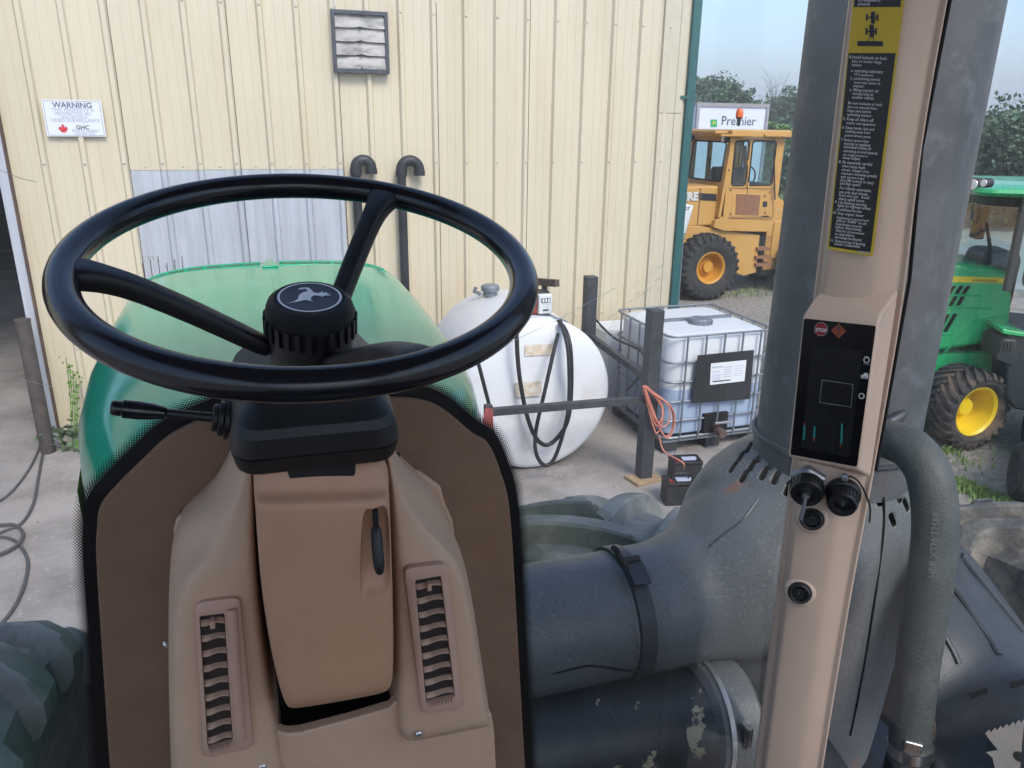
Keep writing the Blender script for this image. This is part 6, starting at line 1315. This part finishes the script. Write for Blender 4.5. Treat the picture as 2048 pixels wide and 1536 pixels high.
# house between the trees
hq = PR(1958, 250, 62); hs_ = thing('far_house', 'small far house with a dark slate roof among trees', 'house', (hq.x, hq.y, 0))
Acc().box((hq.x, hq.y, hq.z*0.28), (7, 5, hq.z*0.56)).mk('wall', 'house_wall', hs_)
Acc().prism([(hq.x-4, hq.y-2.9, hq.z*0.55), (hq.x+4, hq.y-2.9, hq.z*0.55), (hq.x+2.2, hq.y, hq.z), (hq.x-2.2, hq.y, hq.z)], (0, 0.1, 0.05)).mk('roof', 'roof_slate', hs_)
Acc().prism([(hq.x-4, hq.y+2.9, hq.z*0.55), (hq.x+4, hq.y+2.9, hq.z*0.55), (hq.x+2.2, hq.y, hq.z), (hq.x-2.2, hq.y, hq.z)], (0, 0.1, 0.05)).mk('roof', 'roof_slate', hs_)
# weeds at the shed corner and on the patch
def weed(label, base, stems, lm, leafsize, nleaf, seed):
    rnd = random.Random(seed); t = thing('weed', label, 'plant', base); s_ = Acc(); l_ = Acc()
    for p in stems:
        pts = catmull(p, 5); s_.tube(pts, 0.004, seg=5)
        for i in range(nleaf):
            leaf_quads(l_, pts[int(rnd.random()*len(pts))], 1, 0.06, leafsize, rnd)
    s_.mk('stem', 'bark' if lm == 'grass_dry' else 'leaf_weed', t); l_.mk('leaf', lm, t, smooth=False)
wy = WY-0.22; wbz = PY(122, 872, wy)
weed('light green weed climbing the cream wall by the tractor hood', (wbz.x, wy, 0), [[(wbz.x+0.08+0.02*k, wy-0.05*k, 0.0), (PY(140+4*k, 790, wy).x, wy, PY(140, 790, wy).z), (PY(132+7*k, 715+14*k, wy).x, wy, PY(130, 715+14*k, wy).z)] for k in range(5)], 'leaf_weed', 0.042, 15, 5)
weed('low leafy weed at the foot of the shed door jamb', (wbz.x-0.05, wy-0.1, 0), [[(wbz.x-0.02+0.05*k, wy-0.1-0.02*k, 0.0), (wbz.x-0.06+0.08*k, wy-0.12, 0.12+0.03*(k % 3)), (wbz.x-0.12+0.11*k, wy-0.14, 0.2)] for k in range(6)], 'leaf_mid', 0.075, 16, 6)
dz_ = [PY(300+9*k, 530, WY-0.25) for k in range(6)]
weed('dry grass stalks standing before the blue-grey wall patch', (dz_[2].x, WY-0.25, 0), [[(p.x, p.y, 0.0), (p.x+0.02*k-0.05, p.y, p.z*0.6), (p.x+0.03*k-0.06, p.y, p.z+0.02+0.03*((k*7) % 3))] for k, p in enumerate(dz_)], 'grass_dry', 0.022, 16, 8)
# grass: verge by the mower and tufts on the gravel
ga = Acc(); rnd = random.Random(21)
def blade(p, h):
    a0 = rnd.uniform(0, 2*PI); w_ = rnd.uniform(0.003, 0.007)*1.6; d = V((math.cos(a0), math.sin(a0), 0)); e = V((-d.y, d.x, 0))*rnd.uniform(0.2, 0.8)*h
    k = len(ga.v); ga.v += [p-d*w_, p+d*w_, p+e*0.4+d*w_*0.7+V((0, 0, h*0.6)), p+e+V((0, 0, h)), p+e*0.4-d*w_*0.7+V((0, 0, h*0.6))]; ga.f.append((k, k+1, k+2, k+3, k+4))
def patch(cx, cy, rx, ry, n, h, ang=0.0):
    c = PZ(cx, cy); 
    for i in range(n):
        u_, v_ = rnd.gauss(0, 0.5), rnd.gauss(0, 0.5); x = u_*rx; y = v_*ry
        p = V((c.x+x*math.cos(ang)-y*math.sin(ang), c.y+x*math.sin(ang)+y*math.cos(ang), 0.002)); blade(p, h*rnd.uniform(0.5, 1.3))
for k in range(9): patch(1905+k*20, 966+k*8.5, 0.16, 0.10, 150, 0.055, -0.75)
patch(1925, 925, 0.3, 0.2, 60, 0.05); patch(1900, 905, 0.12, 0.08, 50, 0.09); patch(1945, 1030, 0.08, 0.06, 70, 0.06); patch(1995, 1050, 0.08, 0.06, 70, 0.06); patch(1985, 895, 0.8, 0.4, 70, 0.05)
patch(1480, 590, 0.8, 0.3, 110, 0.08); patch(1520, 575, 1.5, 0.6, 120, 0.08); patch(1372, 575, 0.2, 0.2, 100, 0.35); patch(1925, 400, 10, 6, 1500, 0.4)
stuff(ga.mk('grass', 'grass_blade', smooth=False)); ob_g = bpy.data.objects['grass']; ob_g['label'] = 'tufts of green grass along the gravel and concrete edge'; ob_g['category'] = 'grass'
# scattered pebbles and leaf litter on the concrete
pb_ = Acc(); rnd = random.Random(9)
for i in range(420):
    x, y = rnd.uniform(-4, 5), rnd.uniform(2.5, 7.6); s = rnd.uniform(0.004, 0.013); a0 = rnd.uniform(0, 6)
    pb_.lathe([(s*0.6, 0), (s, s*0.4), (s*0.5, s*0.9)], (x, y, 0.003), V((0.2*math.cos(a0), 0.2*math.sin(a0), 1)), seg=5)
stuff(pb_.mk('pebbles', 'gravel', smooth=False)); o_ = bpy.data.objects['pebbles']; o_['label'] = 'loose pebbles and grit scattered over the concrete yard'; o_['category'] = 'pebbles'
# ------------------------------------------------------------------ hazy air
hz = Acc().box((150, 250, 20), (1700, 1500, 42)).mk('haze', None, None, smooth=False)
hm = bpy.data.materials.new('haze'); hm.use_nodes = True; N = hm.node_tree.nodes; N.remove(N['Principled BSDF'])
pv = N.new('ShaderNodeVolumePrincipled'); pv.inputs['Color'].default_value = (0.94, 0.97, 1, 1); pv.inputs['Density'].default_value = 0.0026
hm.node_tree.links.new(pv.outputs[0], N['Material Output'].inputs['Volume']); hz.data.materials.append(hm); stuff(hz)
hz['label'] = 'thin pale haze over the far hill and trees'; hz['category'] = 'haze'
